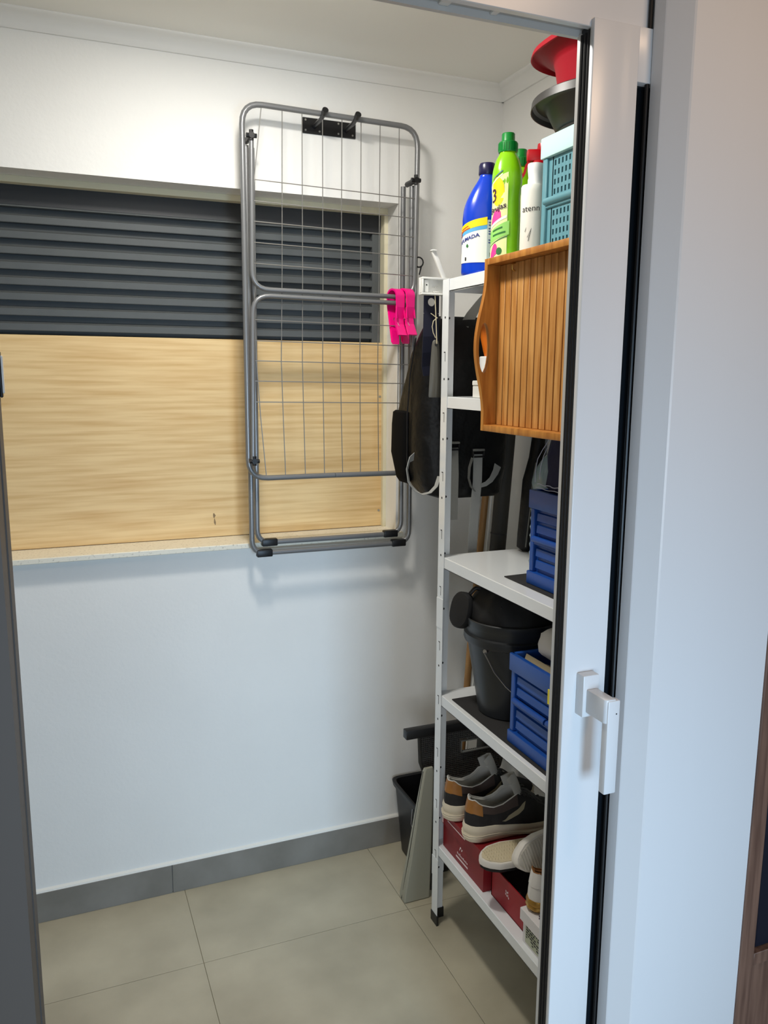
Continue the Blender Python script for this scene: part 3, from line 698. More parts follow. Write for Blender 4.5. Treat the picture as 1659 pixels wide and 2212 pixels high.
# --- folding crates
def crate(name, label, x0, x1, y0, y1, z0, z1, m, lattice=False, lid=None, cat='crate', group=None):
    t = thing(name, label, cat, ((x0+x1)/2, (y0+y1)/2, z0), group=group)
    H = z1-z0; e = 0.004
    bm = B(); box(bm, (x0-e, y0-e, z0), (x1+e, y1+e, z0+0.030), 0.0025, 2); part('base', bm, m, t)
    rimz = z1-0.042
    bm = B()
    for a, b in (((x0-e, y0-e), (x0+0.008, y1+e)), ((x1-0.008, y0-e), (x1+e, y1+e)), ((x0, y0-e), (x1, y0+0.008)), ((x0, y1-0.008), (x1, y1+e))):
        box(bm, (a[0], a[1], rimz), (b[0], b[1], z1), 0.002, 2)
    part('top_rim', bm, lid or m, t, None if not lid else 'pale mint upper rim')
    for x, y in ((x0, y0), (x0, y1), (x1, y0), (x1, y1)):
        sx = 1 if x == x0 else -1; sy = 1 if y == y0 else -1
        bm = B(); box(bm, (x, y, z0+0.030), (x+sx*0.016, y+sy*0.016, rimz), 0.002, 1); part('corner_post', bm, m, t)
    zm = (z0+0.030+rimz)/2
    for side in range(4):
        def P(u, d, z):   # u along the side, d inward
            if side == 0: return (x0+d, y0+u*(y1-y0), z)
            if side == 1: return (x1-d, y0+u*(y1-y0), z)
            if side == 2: return (x0+u*(x1-x0), y0+d, z)
            return (x0+u*(x1-x0), y1-d, z)
        L = (y1-y0) if side < 2 else (x1-x0); g = 0.015/L
        bm = B()
        for za, zb in ((z0+0.030, zm-0.008), (zm+0.008, rimz)):
            if lattice:
                nx = max(3, int(L/0.0165)); nz = 4
                box(bm, P(g, 0.006, za), P(2.2*g, 0.010, zb)); box(bm, P(1-2.2*g, 0.006, za), P(1-g, 0.010, zb))
                for k in range(nx+1):
                    u = 2.2*g+(1-4.4*g)*k/nx; box(bm, P(u-0.0035/L, 0.006, za), P(u+0.0035/L, 0.0095, zb))
                for k in range(nz+1):
                    z = za+0.004+(zb-za-0.008)*k/nz; box(bm, P(2*g, 0.0062, z-0.004), P(1-2*g, 0.0093, z+0.004))
            else:
                box(bm, P(g, 0.010, za), P(1-g, 0.014, zb))
                h = zb-za
                for fz in (0.30, 0.72):
                    z = za+h*fz
                    lo = [P(g*1.4, d, zz) for d, zz in ((0.010, z-0.012), (0.0035, z-0.009), (0.005, z+0.008), (0.010, z+0.010))]
                    hi = [P(1-g*1.4, d, zz) for d, zz in ((0.010, z-0.012), (0.0035, z-0.009), (0.005, z+0.008), (0.010, z+0.010))]
                    loft(bm, [lo, hi])
        part('side_panel', bm, m, t, smooth=False)
        bm = B()
        box(bm, P(g*0.9, 0.001, zm-0.010), P(1-g*0.9, 0.012, zm+0.006), 0.002, 1)
        tube(bm, [P(g, 0.000, zm+0.004), P(0.5-0.01, 0.000, zm+0.004)], 0.0075, 10); tube(bm, [P(0.5+0.01, 0.000, zm+0.004), P(1-g, 0.000, zm+0.004)], 0.0075, 10)
        part('hinge_bar', bm, m, t)
    return t
crate('folding_crate', 'pale teal folding crate with lattice sides and mint rim on the top shelf', 1.000, 1.20, 1.262, 1.562, ZT, 2.056, M_teal, True, M_mint)
# --- black basin and red tub stacked on the teal crate
bn = thing('wash_basin', 'round dark grey plastic basin with a wide rim, sitting on the teal crate', 'basin', (1.120, 1.485, 2.057), local=True)
bm = B()
lathe(bm, [(0.0, 0.0), (0.104, 0.0), (0.110, 0.002), (0.113, 0.010), (0.119, 0.013), (0.142, 0.056), (0.148, 0.060), (0.162, 0.064), (0.168, 0.060), (0.1700, 0.050), (0.172, 0.050), (0.170, 0.066), (0.163, 0.070), (0.146, 0.066), (0.138, 0.060), (0.114, 0.016), (0.0, 0.012)], n=64)
part('bowl', bm, M_tub, bn)
rt_ = thing('red_tub', 'red plastic tub with a flared brim stacked in the dark basin', 'tub', (1.125, 1.488, 2.070), local=True)
bm = B()
pr = [(0.0, 0.0), (0.100, 0.0), (0.105, 0.004), (0.128, 0.128), (0.131, 0.132), (0.150, 0.152), (0.160, 0.154), (0.164, 0.146), (0.166, 0.147), (0.163, 0.158), (0.150, 0.157), (0.127, 0.136), (0.124, 0.130), (0.101, 0.008), (0.0, 0.006)]
loft(bm, [ell(0, 0, z, max(r, 1e-4), max(r, 1e-4), 64, 2.0 if z < 0.134 else 2.6) for r, z in pr])
part('body', bm, M_redtub, rt_)

# ================================================================== SERVING TRAY hung on the shelf front
ty0, ty1, tz0, tz1 = 1.10, 1.622, 1.437, 1.812     # along y, height
xf, xb = 0.900, 0.936
tr = thing('serving_tray', 'wooden slatted serving tray hanging upright against the front of the shelving', 'tray', (0.92, 1.36, 1.437))
bm = B(); box(bm, (xf, ty0, tz1-0.014), (xb+0.004, ty1, tz1), 0.0015, 2); part('long_side', bm, M_tray, tr)
bm = B(); box(bm, (xf, ty0, tz0), (xb+0.004, ty1, tz0+0.014), 0.0015, 2); part('long_side', bm, M_tray, tr)
def handle_side(ya, yb):
    bm = B(); n = 40; za, zb = tz0+0.0005, tz1-0.0005; zm = (za+zb)/2
    def front(z):
        u = abs(z-zm)/((zb-za)/2)
        s = 0.0 if u > 0.82 else 0.5+0.5*math.cos(PI*min(1, u/0.82))
        return xf-0.0005-0.023*s
    zs = [za+(zb-za)*k/n for k in range(n+1)]
    hz, hh = zm-0.004, 0.055
    def hole(z):
        u = (z-hz)/hh
        return None if abs(u) >= 1 else 0.0135*math.sqrt(max(0, 1-u*u))
    hx = xf-0.003
    zs = sorted(set(zs+[hz-hh, hz+hh]))
    for a, b in zip(zs, zs[1:]):
        ha, hb = hole(a), hole(b)
        def slab(xa0, xa1, xb0, xb1):
            v = [bm.verts.new(c) for c in ((xa0, ya, a), (xa1, ya, a), (xa1, yb, a), (xa0, yb, a), (xb0, ya, b), (xb1, ya, b), (xb1, yb, b), (xb0, yb, b))]
            for f in ((0,1,5,4),(1,2,6,5),(2,3,7,6),(3,0,4,7)): bm.faces.new([v[i] for i in f])
        if ha is None and hb is None: slab(front(a), xb+0.004, front(b), xb+0.004)
        else:
            ha = ha or 0.0; hb = hb or 0.0
            slab(front(a), hx-ha, front(b), hx-hb); slab(hx+ha, xb+0.004, hx+hb, xb+0.004)
    bmesh.ops.remove_doubles(bm, verts=bm.verts, dist=1e-5)
    return bm
part('handle_side', handle_side(ty1-0.012, ty1), M_tray, tr); part('handle_side', handle_side(ty0, ty0+0.012), M_tray, tr)
bm = B(); box(bm, (xb+0.001, ty0+0.012, tz0+0.010), (xb+0.0035, ty1-0.012, tz1-0.010)); part('backing', bm, M_trayb, tr)
ns = 20; pw = (ty1-ty0-0.026)/ns
for k in range(ns):
    a = ty0+0.013+k*pw; bm = B(); box(bm, (xb-0.005, a+0.0017, tz0+0.0142), (xb+0.001, a+pw-0.0017, tz1-0.0142), 0.0008, 1); part('slat', bm, M_slat, tr)
bm = B(); tube(bm, fillet([(xb-0.004, 1.545, 1.797), (xb-0.013, 1.545, 1.795), (xb-0.013, 1.545, 1.783), (xb-0.006, 1.545, 1.780)], 0.004, 4), 0.0018, 8); part('brass_hook', bm, M_brass, tr, 'small brass hook')

# ================================================================== SECOND SHELF
Z2 = TIER[1]
bx = thing('small_white_box', 'small white box on the second shelf, peeping out left of the wooden tray', 'box', (0.99, 1.72, Z2))
bm = B(); box(bm, (0.952, 1.655, Z2+0.0005), (1.03, 1.762, Z2+0.030), 0.002, 1); part('body', bm, M_wpl, bx)
bm = B(); box(bm, (0.951, 1.654, Z2+0.030), (1.031, 1.763, Z2+0.042), 0.002, 1); part('lid', bm, M_wpl, bx)
ob = thing('orange_bottle', 'orange squeeze bottle with a white cup-shaped base seen through the tray handle', 'bottle', (1.062, 1.858, Z2+0.0005), local=True)
bm = B(); lathe(bm, [(0.0, 0), (0.031, 0.0), (0.035, 0.100), (0.033, 0.102), (0, 0.102)], n=24); part('cup', bm, M_white, ob, 'white cup base')
bm = B(); lathe(bm, [(0.022, 0.102), (0.026, 0.115), (0.034, 0.15), (0.033, 0.195), (0.016, 0.215), (0, 0.217)], n=24); part('body', bm, M_orange, ob)

# ================================================================== THIRD SHELF
Z3 = TIER[2]
bm = B(); loft(bm, [[(0.985, 1.640, z), (1.235, 1.655, z), (1.235, 1.225, z), (0.985, 1.225, z)] for z in (Z3+0.0004, Z3+0.0027)])
tag(link('shelf_mat', bm, M_mat, smooth=False), 'black anti-slip mat under the crate on the third shelf', 'mat', 'anti-slip mats')
crate('folding_crate', 'blue folding crate on the third shelf, carrying the navy cloth bag', 1.004, 1.215, 1.275, 1.564, Z3+0.003, 1.305, M_bluep, group='blue folding crates')
nb = thing('cloth_bag', 'navy blue cloth bag with pale stitching stuffed on top of the blue crate', 'bag', (1.10, 1.45, 1.306))
bm = B(); rings = []
for z, a, b, cx in ((1.306, 0.092, 0.104, 1.110), (1.315, 0.098, 0.110, 1.110), (1.35, 0.097, 0.112, 1.110), (1.385, 0.094, 0.110, 1.110), (1.420, 0.090, 0.107, 1.112), (1.450, 0.086, 0.104, 1.113), (1.466, 0.070, 0.09, 1.115), (1.472, 0.03, 0.04, 1.118)):
    rings.append([(p[0]+0.004*math.sin(9*p[1]*30+z*60), p[1]+0.004*math.sin(p[0]*160+z*40), p[2]) for p in ell(cx, 1.455, z, a, b, 36, 3.2)])
loft(bm, rings); part('body', bm, M_navyb, nb)
bm = B()
tube(bm, [(1.006, 1.545-0.01*k+0.001*math.sin(k*2.1), 1.320+0.0015*math.sin(k*1.7)) for k in range(16)], 0.0010, 5)
tube(bm, [(1.006, 1.548-0.012*k, 1.311+0.0012*math.sin(k*1.3)) for k in range(13)], 0.0009, 5)
tube(bm, [(1.008, 1.556, 1.322), (1.009, 1.560, 1.345), (1.012, 1.556, 1.375), (1.018, 1.548, 1.395), (1.03, 1.54, 1.42)], 0.0009, 5)
tube(bm, [(1.010, 1.543, 1.330), (1.011, 1.541, 1.36), (1.014, 1.535, 1.385), (1.024, 1.530, 1.41)], 0.0009, 5)
part('stitching', bm, M_stitch, nb, 'pale stitching and loose thread')
wt = thing('water_bottle', 'large clear ribbed plastic water bottle behind the blue crate on the third shelf', 'bottle', (1.155, 1.664, Z3), local=True)
bm = B(); prof = [(0.0, 0.0), (0.066, 0.0), (0.072, 0.006)]
for k in range(9): prof += [(0.073, 0.012+0.022*k), (0.0745, 0.018+0.022*k), (0.0705, 0.026+0.022*k)]
prof += [(0.074, 0.215), (0.073, 0.225), (0.066, 0.25), (0.048, 0.278), (0.024, 0.300), (0.022, 0.318), (0.0, 0.318)]
lathe(bm, prof, n=40); part('body', bm, M_pet, wt)
bm = B(); lathe(bm, [(0.0225, 0), (0.0235, 0.002), (0.0235, 0.018), (0.020, 0.020), (0, 0.020)], (0, 0, 0.3185), 20); part('cap', bm, M_sky, wt)
kb = thing('slim_black_bag', 'slim black fabric bag standing at the far end of the third shelf', 'bag', (1.195, 1.875, Z3))
bm = B(); rings = []
for z, x0_, x1_, b in ((Z3+0.001, 1.182, 1.222, 0.016), (Z3+0.012, 1.168, 1.230, 0.024), (1.13, 1.170, 1.226, 0.025), (1.20, 1.175, 1.226, 0.024), (1.28, 1.180, 1.232, 0.023), (1.34, 1.198, 1.234, 0.022), (1.40, 1.206, 1.236, 0.020), (1.45, 1.208, 1.236, 0.018), (1.468, 1.214, 1.232, 0.010)):
    rings.append(ell((x0_+x1_)/2, 1.876, z, (x1_-x0_)/2, b, 20, 2.6))
loft(bm, rings); part('body', bm, M_pack, kb)
bm = B(); tube(bm, [(1.176, 1.851, 1.10), (1.184, 1.848, 1.20), (1.190, 1.848, 1.29), (1.199, 1.850, 1.33)], 0.0022, 6); part('piping', bm, M_webd, kb, 'grey piping')

# ================================================================== FOURTH SHELF
Z4 = TIER[3]
bm = B(); loft(bm, [[(0.956, 1.842, z), (1.235, 1.846, z), (1.235, 1.225, z), (0.956, 1.225, z)] for z in (Z4+0.0004, Z4+0.0027)])
tag(link('shelf_mat', bm, M_mat, smooth=False), 'black anti-slip mat under the bucket on the fourth shelf', 'mat', 'anti-slip mats')
ZB = Z4+0.003
bk = thing('bucket', 'black plastic bucket stuffed with black things on the fourth shelf', 'bucket', (1.066, 1.728, ZB), local=True)
bm = B()
lathe(bm, [(0.0, 0.0), (0.078, 0.0), (0.082, 0.003), (0.084, 0.014), (0.086, 0.028), (0.1135, 0.190), (0.122, 0.194), (0.124, 0.200), (0.1235, 0.214), (0.1165, 0.217), (0.1185, 0.236), (0.1215, 0.240), (0.1215, 0.254), (0.1185, 0.256), (0.115, 0.250), (0.083, 0.012), (0.0, 0.008)], n=56)
part('body', bm, M_bkt, bk)
bm = B()
for a in (R(-152), R(28)):
    c = Vector((0.119*math.cos(a), 0.119*math.sin(a), 0.190)); tube(bm, [c, c*1.0+Vector((math.cos(a)*0.008, math.sin(a)*0.008, 0))], 0.006, 8)
hp = []
a0 = R(-152)
for k in range(15):
    t = k/14; ang = a0+PI*t
    hp.append((0.127*math.cos(ang), 0.127*math.sin(ang), 0.188-0.150*math.sin(PI*t)**0.8 if k else 0.188))
hp = [(p[0]*1.02, p[1]*1.02, p[2]) for p in hp]
tube(bm, hp, 0.0017, 6)
part('bail_handle', bm, M_wirem, bk, 'thin steel bail handle')
# black heap in the bucket: bag bundle and a round brush paddle
hp_ = thing('black_bundle', 'bundle of black cloth bulging out of the bucket', 'cloth', (1.066, 1.728, Z4+0.11), local=True)
bm = B(); rings = []
for z, a in ((0.0, 0.06), (0.06, 0.085), (0.12, 0.104), (0.146, 0.108), (0.18, 0.104), (0.205, 0.088), (0.225, 0.066), (0.236, 0.03)):
    rg = []
    for k in range(44):
        t = 2*PI*k/44; rr = a*(1+0.035*math.sin(5*t+z*40)+0.025*math.sin(11*t-z*70)) if z > 0.13 else a
        rg.append((rr*math.cos(t), rr*math.sin(t)+ (0.01 if z > 0.15 else 0), z+(0.006*math.sin(7*t) if z > 0.15 else 0)))
    rings.append(rg)
loft(bm, rings); part('bundle', bm, M_clothk, hp_)
bm = B()
for k in range(5):
    tube(bm, [(-0.085+0.006*k, -0.03-0.01*k, 0.16+0.02*math.sin(k)), (-0.07+0.02*k, -0.06, 0.19+0.004*k), (-0.04+0.03*k, -0.075+0.004*k, 0.165)], 0.004, 6)
part('drawcord', bm, M_blk, hp_)
pd = thing('round_pad', 'round black pad hanging over the left rim of the bucket', 'pad', (0.946, 1.778, 0.967), rot=(R(0), R(14), R(18)), local=True)
bm = B(); rings = []
for x, s in ((-0.013, 0.70), (-0.0115, 0.9), (-0.005, 1.0), (0.005, 1.0), (0.0115, 0.9), (0.013, 0.7)):
    rings.append([(x, p[0]*s, p[1]*s) for p in [(q[0], q[1]) for q in ell(0, 0, 0, 0.034, 0.047, 28, 2.6)]])
loft(bm, rings); part('pad', bm, M_clothk, pd)
bm = B(); tube(bm, fillet([(0.006, -0.01, 0.044), (0.012, -0.02, 0.064), (0.03, -0.03, 0.060), (0.04, -0.03, 0.03)], 0.01, 4), 0.005, 8); part('hanger', bm, M_blk, pd)
crate('folding_crate', 'blue folding crate holding white cloth and cardboard on the fourth shelf', 0.968, 1.200, 1.262, 1.566, ZB, 0.920, M_bluep, group='blue folding crates')
wr = thing('white_cloth_roll', 'rolled white cloth lying on top of the lower blue crate', 'cloth', (1.09, 1.40, 0.89))
bm = B(); rings = []
for k in range(9):
    t = k/8; y = 1.542-0.27*t; s = (0.55 if k in (0, 8) else 1.0)
    rings.append([(1.050+0.046*s*math.cos(a)+0.003*math.sin(5*a+k), y, 0.950+0.040*s*math.sin(a)+0.003*math.sin(3*a+k)) for a in [2*PI*j/24 for j in range(24)]])
loft(bm, rings); part('roll', bm, M_paper, wr)
cf = thing('cardboard_sheet', 'beige cardboard sheet poking out of the lower blue crate', 'cardboard', (1.0, 1.43, 0.9))
bm = B(); obox(bm, (0.992, 1.470, 0.9035), (0.35, 0, 0.94), (0, 1, 0), (-0.94, 0, 0.35), (0.017, 0.078, 0.0015)); part('sheet', bm, M_card, cf)
bm = B(); obox(bm, (0.994, 1.420, 0.9055), (0.35, 0, 0.94), (0, 1, 0), (-0.94, 0, 0.35), (0.016, 0.05, 0.0012)); part('brown_flap', bm, M_cardd, cf, 'brown flap')
yt = thing('yellow_tag', 'yellow tag stuck to the side of the lower blue crate', 'tag', (0.962, 1.40, 0.86))
bm = B(); box(bm, (0.9605, 1.360, 0.858), (0.9638, 1.404, 0.892), 0.001, 1); part('tag', bm, M_tagy, yt)

# ================================================================== BOTTOM SHELF
Z5 = TIER[4]
# shoe box 1
b1 = thing('shoe_box', 'dark red shoe box under the charcoal sneakers on the bottom shelf', 'box', (1.09, 1.76, Z5), group='red shoe boxes')
bm = B(); box(bm, (0.958, 1.650, Z5+0.0005), (1.235, 1.880, Z5+0.086)); part('body', bm, M_redbox, b1, smooth=False)
bm = B(); box(bm, (0.954, 1.646, Z5+0.070), (1.239, 1.884, Z5+0.110), 0.001, 1); part('lid', bm, M_redbox, b1, smooth=False)
fm = lambda y, z: plane_map((0.9572, y, z), (0, -1, 0), (0, 0, 1))
bm = B(); box(bm, (0.9572, 1.733, Z5+0.014), (0.9578, 1.800, Z5+0.0185)); part('white_bar', bm, M_print, b1, smooth=False)
bm = B()
for pts in ([(0, 0), (0.004, 0.011), (0.009, 0.013), (0.013, 0.006), (0.009, 0.009), (0.006, 0.007), (0.003, 0.0)], [(0.010, 0.0), (0.014, 0.009), (0.019, 0.010), (0.016, 0.004), (0.013, 0.003)]):
    bm.faces.new([bm.verts.new((0.9573, 1.782-a, Z5+0.042+b)) for a, b in pts])
part('emblem', bm, M_print, b1, smooth=False)
bm = B()
for k in range(9):
    h = (0.006, 0.004, 0.007, 0.004, 0.004, 0.006, 0.004, 0.005, 0.004)[k]
    box(bm, (0.9570, 1.793-0.0068*k, Z5+0.026), (0.9574, 1.789-0.0068*k, Z5+0.026+h))
part('brand_strokes', bm, M_print, b1, smooth=False)
bm = B(); box(bm, (0.9528, 1.745, Z5+0.093), (0.9534, 1.845, Z5+0.0955)); part('print_line', bm, M_print, b1, smooth=False)
bm = B(); box(bm, (0.9528, 1.872, Z5+0.074), (0.9534, 1.880, Z5+0.098)); part('sticker', bm, M_print, b1, smooth=False)
# shoe box 2, open
b2 = thing('shoe_box', 'open bright red shoe box without lid, in the middle of the bottom shelf', 'box', (1.09, 1.56, Z5), group='red shoe boxes')
x0, x1, y0, y1, zt = 0.974, 1.235, 1.462, 1.636, Z5+0.084
bm = B(); box(bm, (x0, y0, Z5+0.0005), (x1, y1, Z5+0.003))
for a, b in (((x0, y0), (x0+0.003, y1)), ((x1-0.003, y0), (x1, y1)), ((x0, y0), (x1, y0+0.003)), ((x0, y1-0.003), (x1, y1))): box(bm, (a[0], a[1], Z5+0.001), (b[0], b[1], zt))
part('body', bm, M_redbox2, b2, smooth=False)
bm = B(); box(bm, (x0+0.0032, y0+0.0032, Z5+0.0035), (x1-0.0032, y1-0.0032, Z5+0.055)); part('filling', bm, M_inbox, b2, 'black filling', smooth=False)
bm = B()
for k, (dy, dz) in enumerate(((0, 0), (-0.0045, -0.002), (-0.009, 0.001), (0.001, -0.008), (-0.004, -0.010), (-0.009, -0.008), (-0.013, -0.012))):
    box(bm, (0.9734, 1.566+dy-0.003, Z5+0.056+dz-0.003), (0.9738, 1.566+dy, Z5+0.056+dz+0.002))
part('print_mark', bm, M_print, b2, smooth=False)
# white box
b3 = thing('white_shoe_box', 'white shoe box with plum leaf print and a grey label on the bottom shelf', 'box', (1.09, 1.36, Z5))
bm = B(); box(bm, (0.957, 1.265, Z5+0.0005), (1.235, 1.4570, Z5+0.066)); part('body', bm, M_wbox, b3, smooth=False)
bm = B(); box(bm, (0.9490, 1.2615, Z5+0.058), (1.2385, 1.4605, Z5+0.088), 0.0008, 1); part('lid', bm, M_wbox, b3, smooth=False)
bm = B(); box(bm, (0.9564, 1.346, Z5+0.006), (0.9568, 1.446, Z5+0.056)); part('paper_label', bm, M_lab, b3, smooth=False)
bm = B()
for r_ in range(6):
    y = 1.442
    while y > 1.352:
        ww = random.uniform(0.004, 0.012); zz = Z5+0.046-0.0065*r_
        if random.random() < 0.8: box(bm, (0.9560, y-ww, zz), (0.9564, y, zz+0.0035))
        y -= ww+0.003
part('label_print', bm, M_inkk, b3, smooth=False)
bm = B()
for cx, cy, s, rot in ((0.972, 1.430, 1.0, 0.3), (0.978, 1.405, 1.3, 1.2), (0.990, 1.385, 1.1, 2.2), (0.968, 1.378, 1.2, 0.8), (1.01, 1.42, 1.2, 0.1), (0.985, 1.350, 1.2, 1.7), (1.03, 1.36, 1.3, 0.9), (0.972, 1.325, 1.2, 2.5)):
    for q in range(3):
        a = rot+q*0.9; pts = []
        for k in range(10):
            t = 2*PI*k/10; u = 0.010*s*(0.5+0.5*math.cos(t)); v = 0.0035*s*math.sin(t)
            pts.append((cx+u*math.cos(a)-v*math.sin(a), cy+u*math.sin(a)+v*math.cos(a), Z5+0.0884))
        bm.faces.new([bm.verts.new(p) for p in pts])
part('leaf_print', bm, M_plum, b3, smooth=False)

# --- sneakers
def sneaker(label, loc, rz, L=0.285, W=0.106, hs=0.043, col=None, cat='shoe', group=None, name='sneaker', low=1.0, fancy=True, rot=None):
    c = dict(sole=M_sole, upper=M_suede, heel=M_tan, lining=M_lin, collar=M_brownl, patch=M_patch, edge=M_edge)
    if col: c.update(col)
    t = thing(name, label, cat, loc, rz, group, local=True, rot=rot)
    def hw(u):   # half width along the length
        u = min(1, max(0, u))
        ctrl = [(0, 0.0), (0.02, 0.16), (0.06, 0.26), (0.12, 0.325), (0.25, 0.345), (0.42, 0.36), (0.6, 0.43), (0.74, 0.47), (0.86, 0.42), (0.93, 0.32), (0.98, 0.17), (1, 0.0)]
        for (a, p), (b, q) in zip(ctrl, ctrl[1:]):
            if u <= b: return W*(p+(q-p)*(u-a)/(b-a))
        return 0
    N = 30
    us = [0.5-0.5*math.cos(PI*k/N) for k in range(N+1)]
    loop = [(u, hw(u)) for u in us]+[(u, -hw(u)) for u in us[-2:0:-1]]
    def cl(u): return 0.006*math.sin(PI*u)       # slight inward curve of the foot
    def scale_ring(s, zf, du=0.0):
        out = []
        for u, v in loop:
            x = L*(0.5+(u-0.5)*(1+(s-1)*W/L*1.0)); out.append((x, v*s+cl(u), zf(u)))
        return out
    zb = lambda u: 0.0 if u < 0.66 else 0.022*((u-0.66)/0.34)**2
    zt = lambda u: hs+0.006*math.cos(2*PI*min(u, 0.5))*0.6 - (0.010*min(1, max(0, (u-0.25)/0.35))) + (0.018*max(0, (u-0.66)/0.34)**2)
    bm = B()
    loft(bm, [scale_ring(0.92, zb), scale_ring(1.04, lambda u: zb(u)+0.004), scale_ring(1.09, lambda u: zb(u)+0.35*(zt(u)-zb(u))), scale_ring(1.03, lambda u: zb(u)+0.52*(zt(u)-zb(u))), scale_ring(1.06, lambda u: zb(u)+0.60*(zt(u)-zb(u))), scale_ring(1.08, lambda u: zb(u)+0.80*(zt(u)-zb(u))), scale_ring(1.02, lambda u: zt(u)+0.001), scale_ring(0.9, lambda u: zt(u)+0.0015)])
    sole = part('sole', bm, c['sole'], t)
    if fancy:
        for dz in (0.30, 0.42):
            bm = B()
            pts = [(L*(0.5+(u-0.5)*1.035), (v*1.085+cl(u)), zb(u)+dz*(zt(u)-zb(u))+0.004*math.sin(u*7)) for u, v in loop if u < 0.62]
            k = max(range(len(pts)-1), key=lambda i: (Vector(pts[i+1])-Vector(pts[i])).length)
            pts = pts[k+1:]+pts[:k+1]
            tube(bm, pts, 0.0012, 5); part('sole_groove', bm, c['sole'], sole)
    # upper as a grid round the foot
    def topz(u):   # collar / instep height above the ground
        ctrl = [(0, 0.106), (0.05, 0.110), (0.12, 0.096), (0.24, 0.082), (0.36, 0.086), (0.46, 0.104), (0.52, 0.106), (0.62, 0.090), (0.75, 0.068), (0.88, 0.056), (1, 0.042)]
        for (a, p), (b, q) in zip(ctrl, ctrl[1:]):
            if u <= b: return hs+(p+(q-p)*(u-a)/(b-a)-0.036)*low
        return hs
    def openw(u):
        if u < 0.44: return 0.60
        if u < 0.58: return 0.60*(0.58-u)/0.14+0.10
        return 0.10*max(0, 1-(u-0.58)/0.3)
    K = 8; grid = []
    for u, v in loop:
        col_ = []
        for k in range(K+1):
            f = k/K; w_ = openw(u)
            ang = PI/2*f
            if u < 0.5: s = 1-(1-w_)*(f**1.7)*0.62 ; zz = zt(u)+(topz(u)-zt(u))*f
            else:
                blend = min(1, (u-0.5)/0.12)
                sA = 1-(1-w_)*(f**1.7)*0.62; zA = zt(u)+(topz(u)-zt(u))*f
                sB = max(w_*0.3, math.cos(ang)**0.8) if f < 1 else w_*0.3; zB = zt(u)+(topz(u)-zt(u))*math.sin(ang)**0.9
                s = sA*(1-blend)+sB*blend; zz = zA*(1-blend)+zB*blend
            x = L*u
            if u < 0.10: x += 0.010*f*f*(1-u/0.10)
            col_.append(Vector((x, v*s*0.98+cl(u), zz)))
        grid.append(col_)
    n = len(grid)
    def piece(test, off=0.0):
        bm = B(); vm = {}
        def V(i, k):
            i %= n
            if (i, k) not in vm:
                p = grid[i][k]
                if off:
                    ctr = Vector((L*0.5, cl(loop[i][0]), p.z)); d = Vector((p.x-L*0.25 if loop[i][0] < 0.12 else 0, p.y-ctr.y, 0.0))
                    d = d.normalized() if d.length > 1e-6 else Vector((0, 0, 1)); p = p+d*off
                vm[(i, k)] = bm.verts.new(p)
            return vm[(i, k)]
        for i in range(n):
            u = (loop[i][0]+loop[(i+1) % n][0])/2
            for k in range(K):
                if test(u, k, i): 
                    try: bm.faces.new((V(i, k), V(i+1, k), V(i+1, k+1), V(i, k+1)))
                    except ValueError: pass
        return bm
    part('upper', piece(lambda u, k, i: True), c['upper'], t)
    part('heel_tab', piece(lambda u, k, i: u < 0.115 and k >= 4, 0.0012), c['heel'], t)
    if fancy:
        part('collar_band', piece(lambda u, k, i: 0.115 <= u < 0.50 and k >= 5, 0.0010), c['collar'], t)
        def surf(u, f, side):
            hi_i = next(q for q in range(1, N+1) if us[q] >= u); a_ = (u-us[hi_i-1])/(us[hi_i]-us[hi_i-1])
            ix = lambda q: q if side > 0 else (n-q) % n
            kk = min(K-1, int(f*K)); b_ = f*K-kk
            return grid[ix(hi_i-1)][kk].lerp(grid[ix(hi_i)][kk], a_).lerp(grid[ix(hi_i-1)][kk+1].lerp(grid[ix(hi_i)][kk+1], a_), b_)+Vector((0, 0.0022*side, 0.0006))
        for side in (1, -1):
            bm = B(); g = []
            for q in range(13):
                a_ = q/12; u = 0.34+0.23*a_; fc = 0.24+0.30*a_; hh = 0.115*min(1, a_*5+0.2)
                g.append([bm.verts.new(surf(u+0.035*(r_/4-0.5), fc+hh*(r_/2-1), side)) for r_ in range(5)])
            for q in range(12):
                for r_ in range(4): bm.faces.new((g[q][r_], g[q+1][r_], g[q+1][r_+1], g[q][r_+1]))
            part('side_patch', bm, c['patch'], t)
    # lining: inner skin of the collar
    bm = B()
    li = [i for i in range(n) if loop[i][0] < 0.56]
    k0 = max(range(len(li)), key=lambda q: (li[q]-li[q-1]) % n); li = li[k0:]+li[:k0]
    rows = []
    for i in li:
        p = grid[i][K]; u = loop[i][0]; q = grid[i][3]
        rows.append([p, Vector((p.x+(0.004 if u < 0.05 else 0), p.y-math.copysign(0.005, p.y-cl(u)), p.z-0.004)), Vector((p.x+(0.005 if u < 0.05 else 0), p.y-math.copysign(0.004, p.y-cl(u)), (p.z+q.z)/2)), Vector((q.x+(0.006 if u < 0.05 else 0), cl(u)+(q.y-cl(u))*0.82, q.z)), Vector((q.x, cl(u), hs+0.010))])
    loft(bm, rows, cap0=False, cap1=False, closed=False); part('lining', bm, c['lining'], t)
    bm = B(); tube(bm, [grid[i][K] for i in li], 0.0016, 6); part('collar_edge', bm, c['edge'], t)
    # tongue
    bm = B(); rings = []
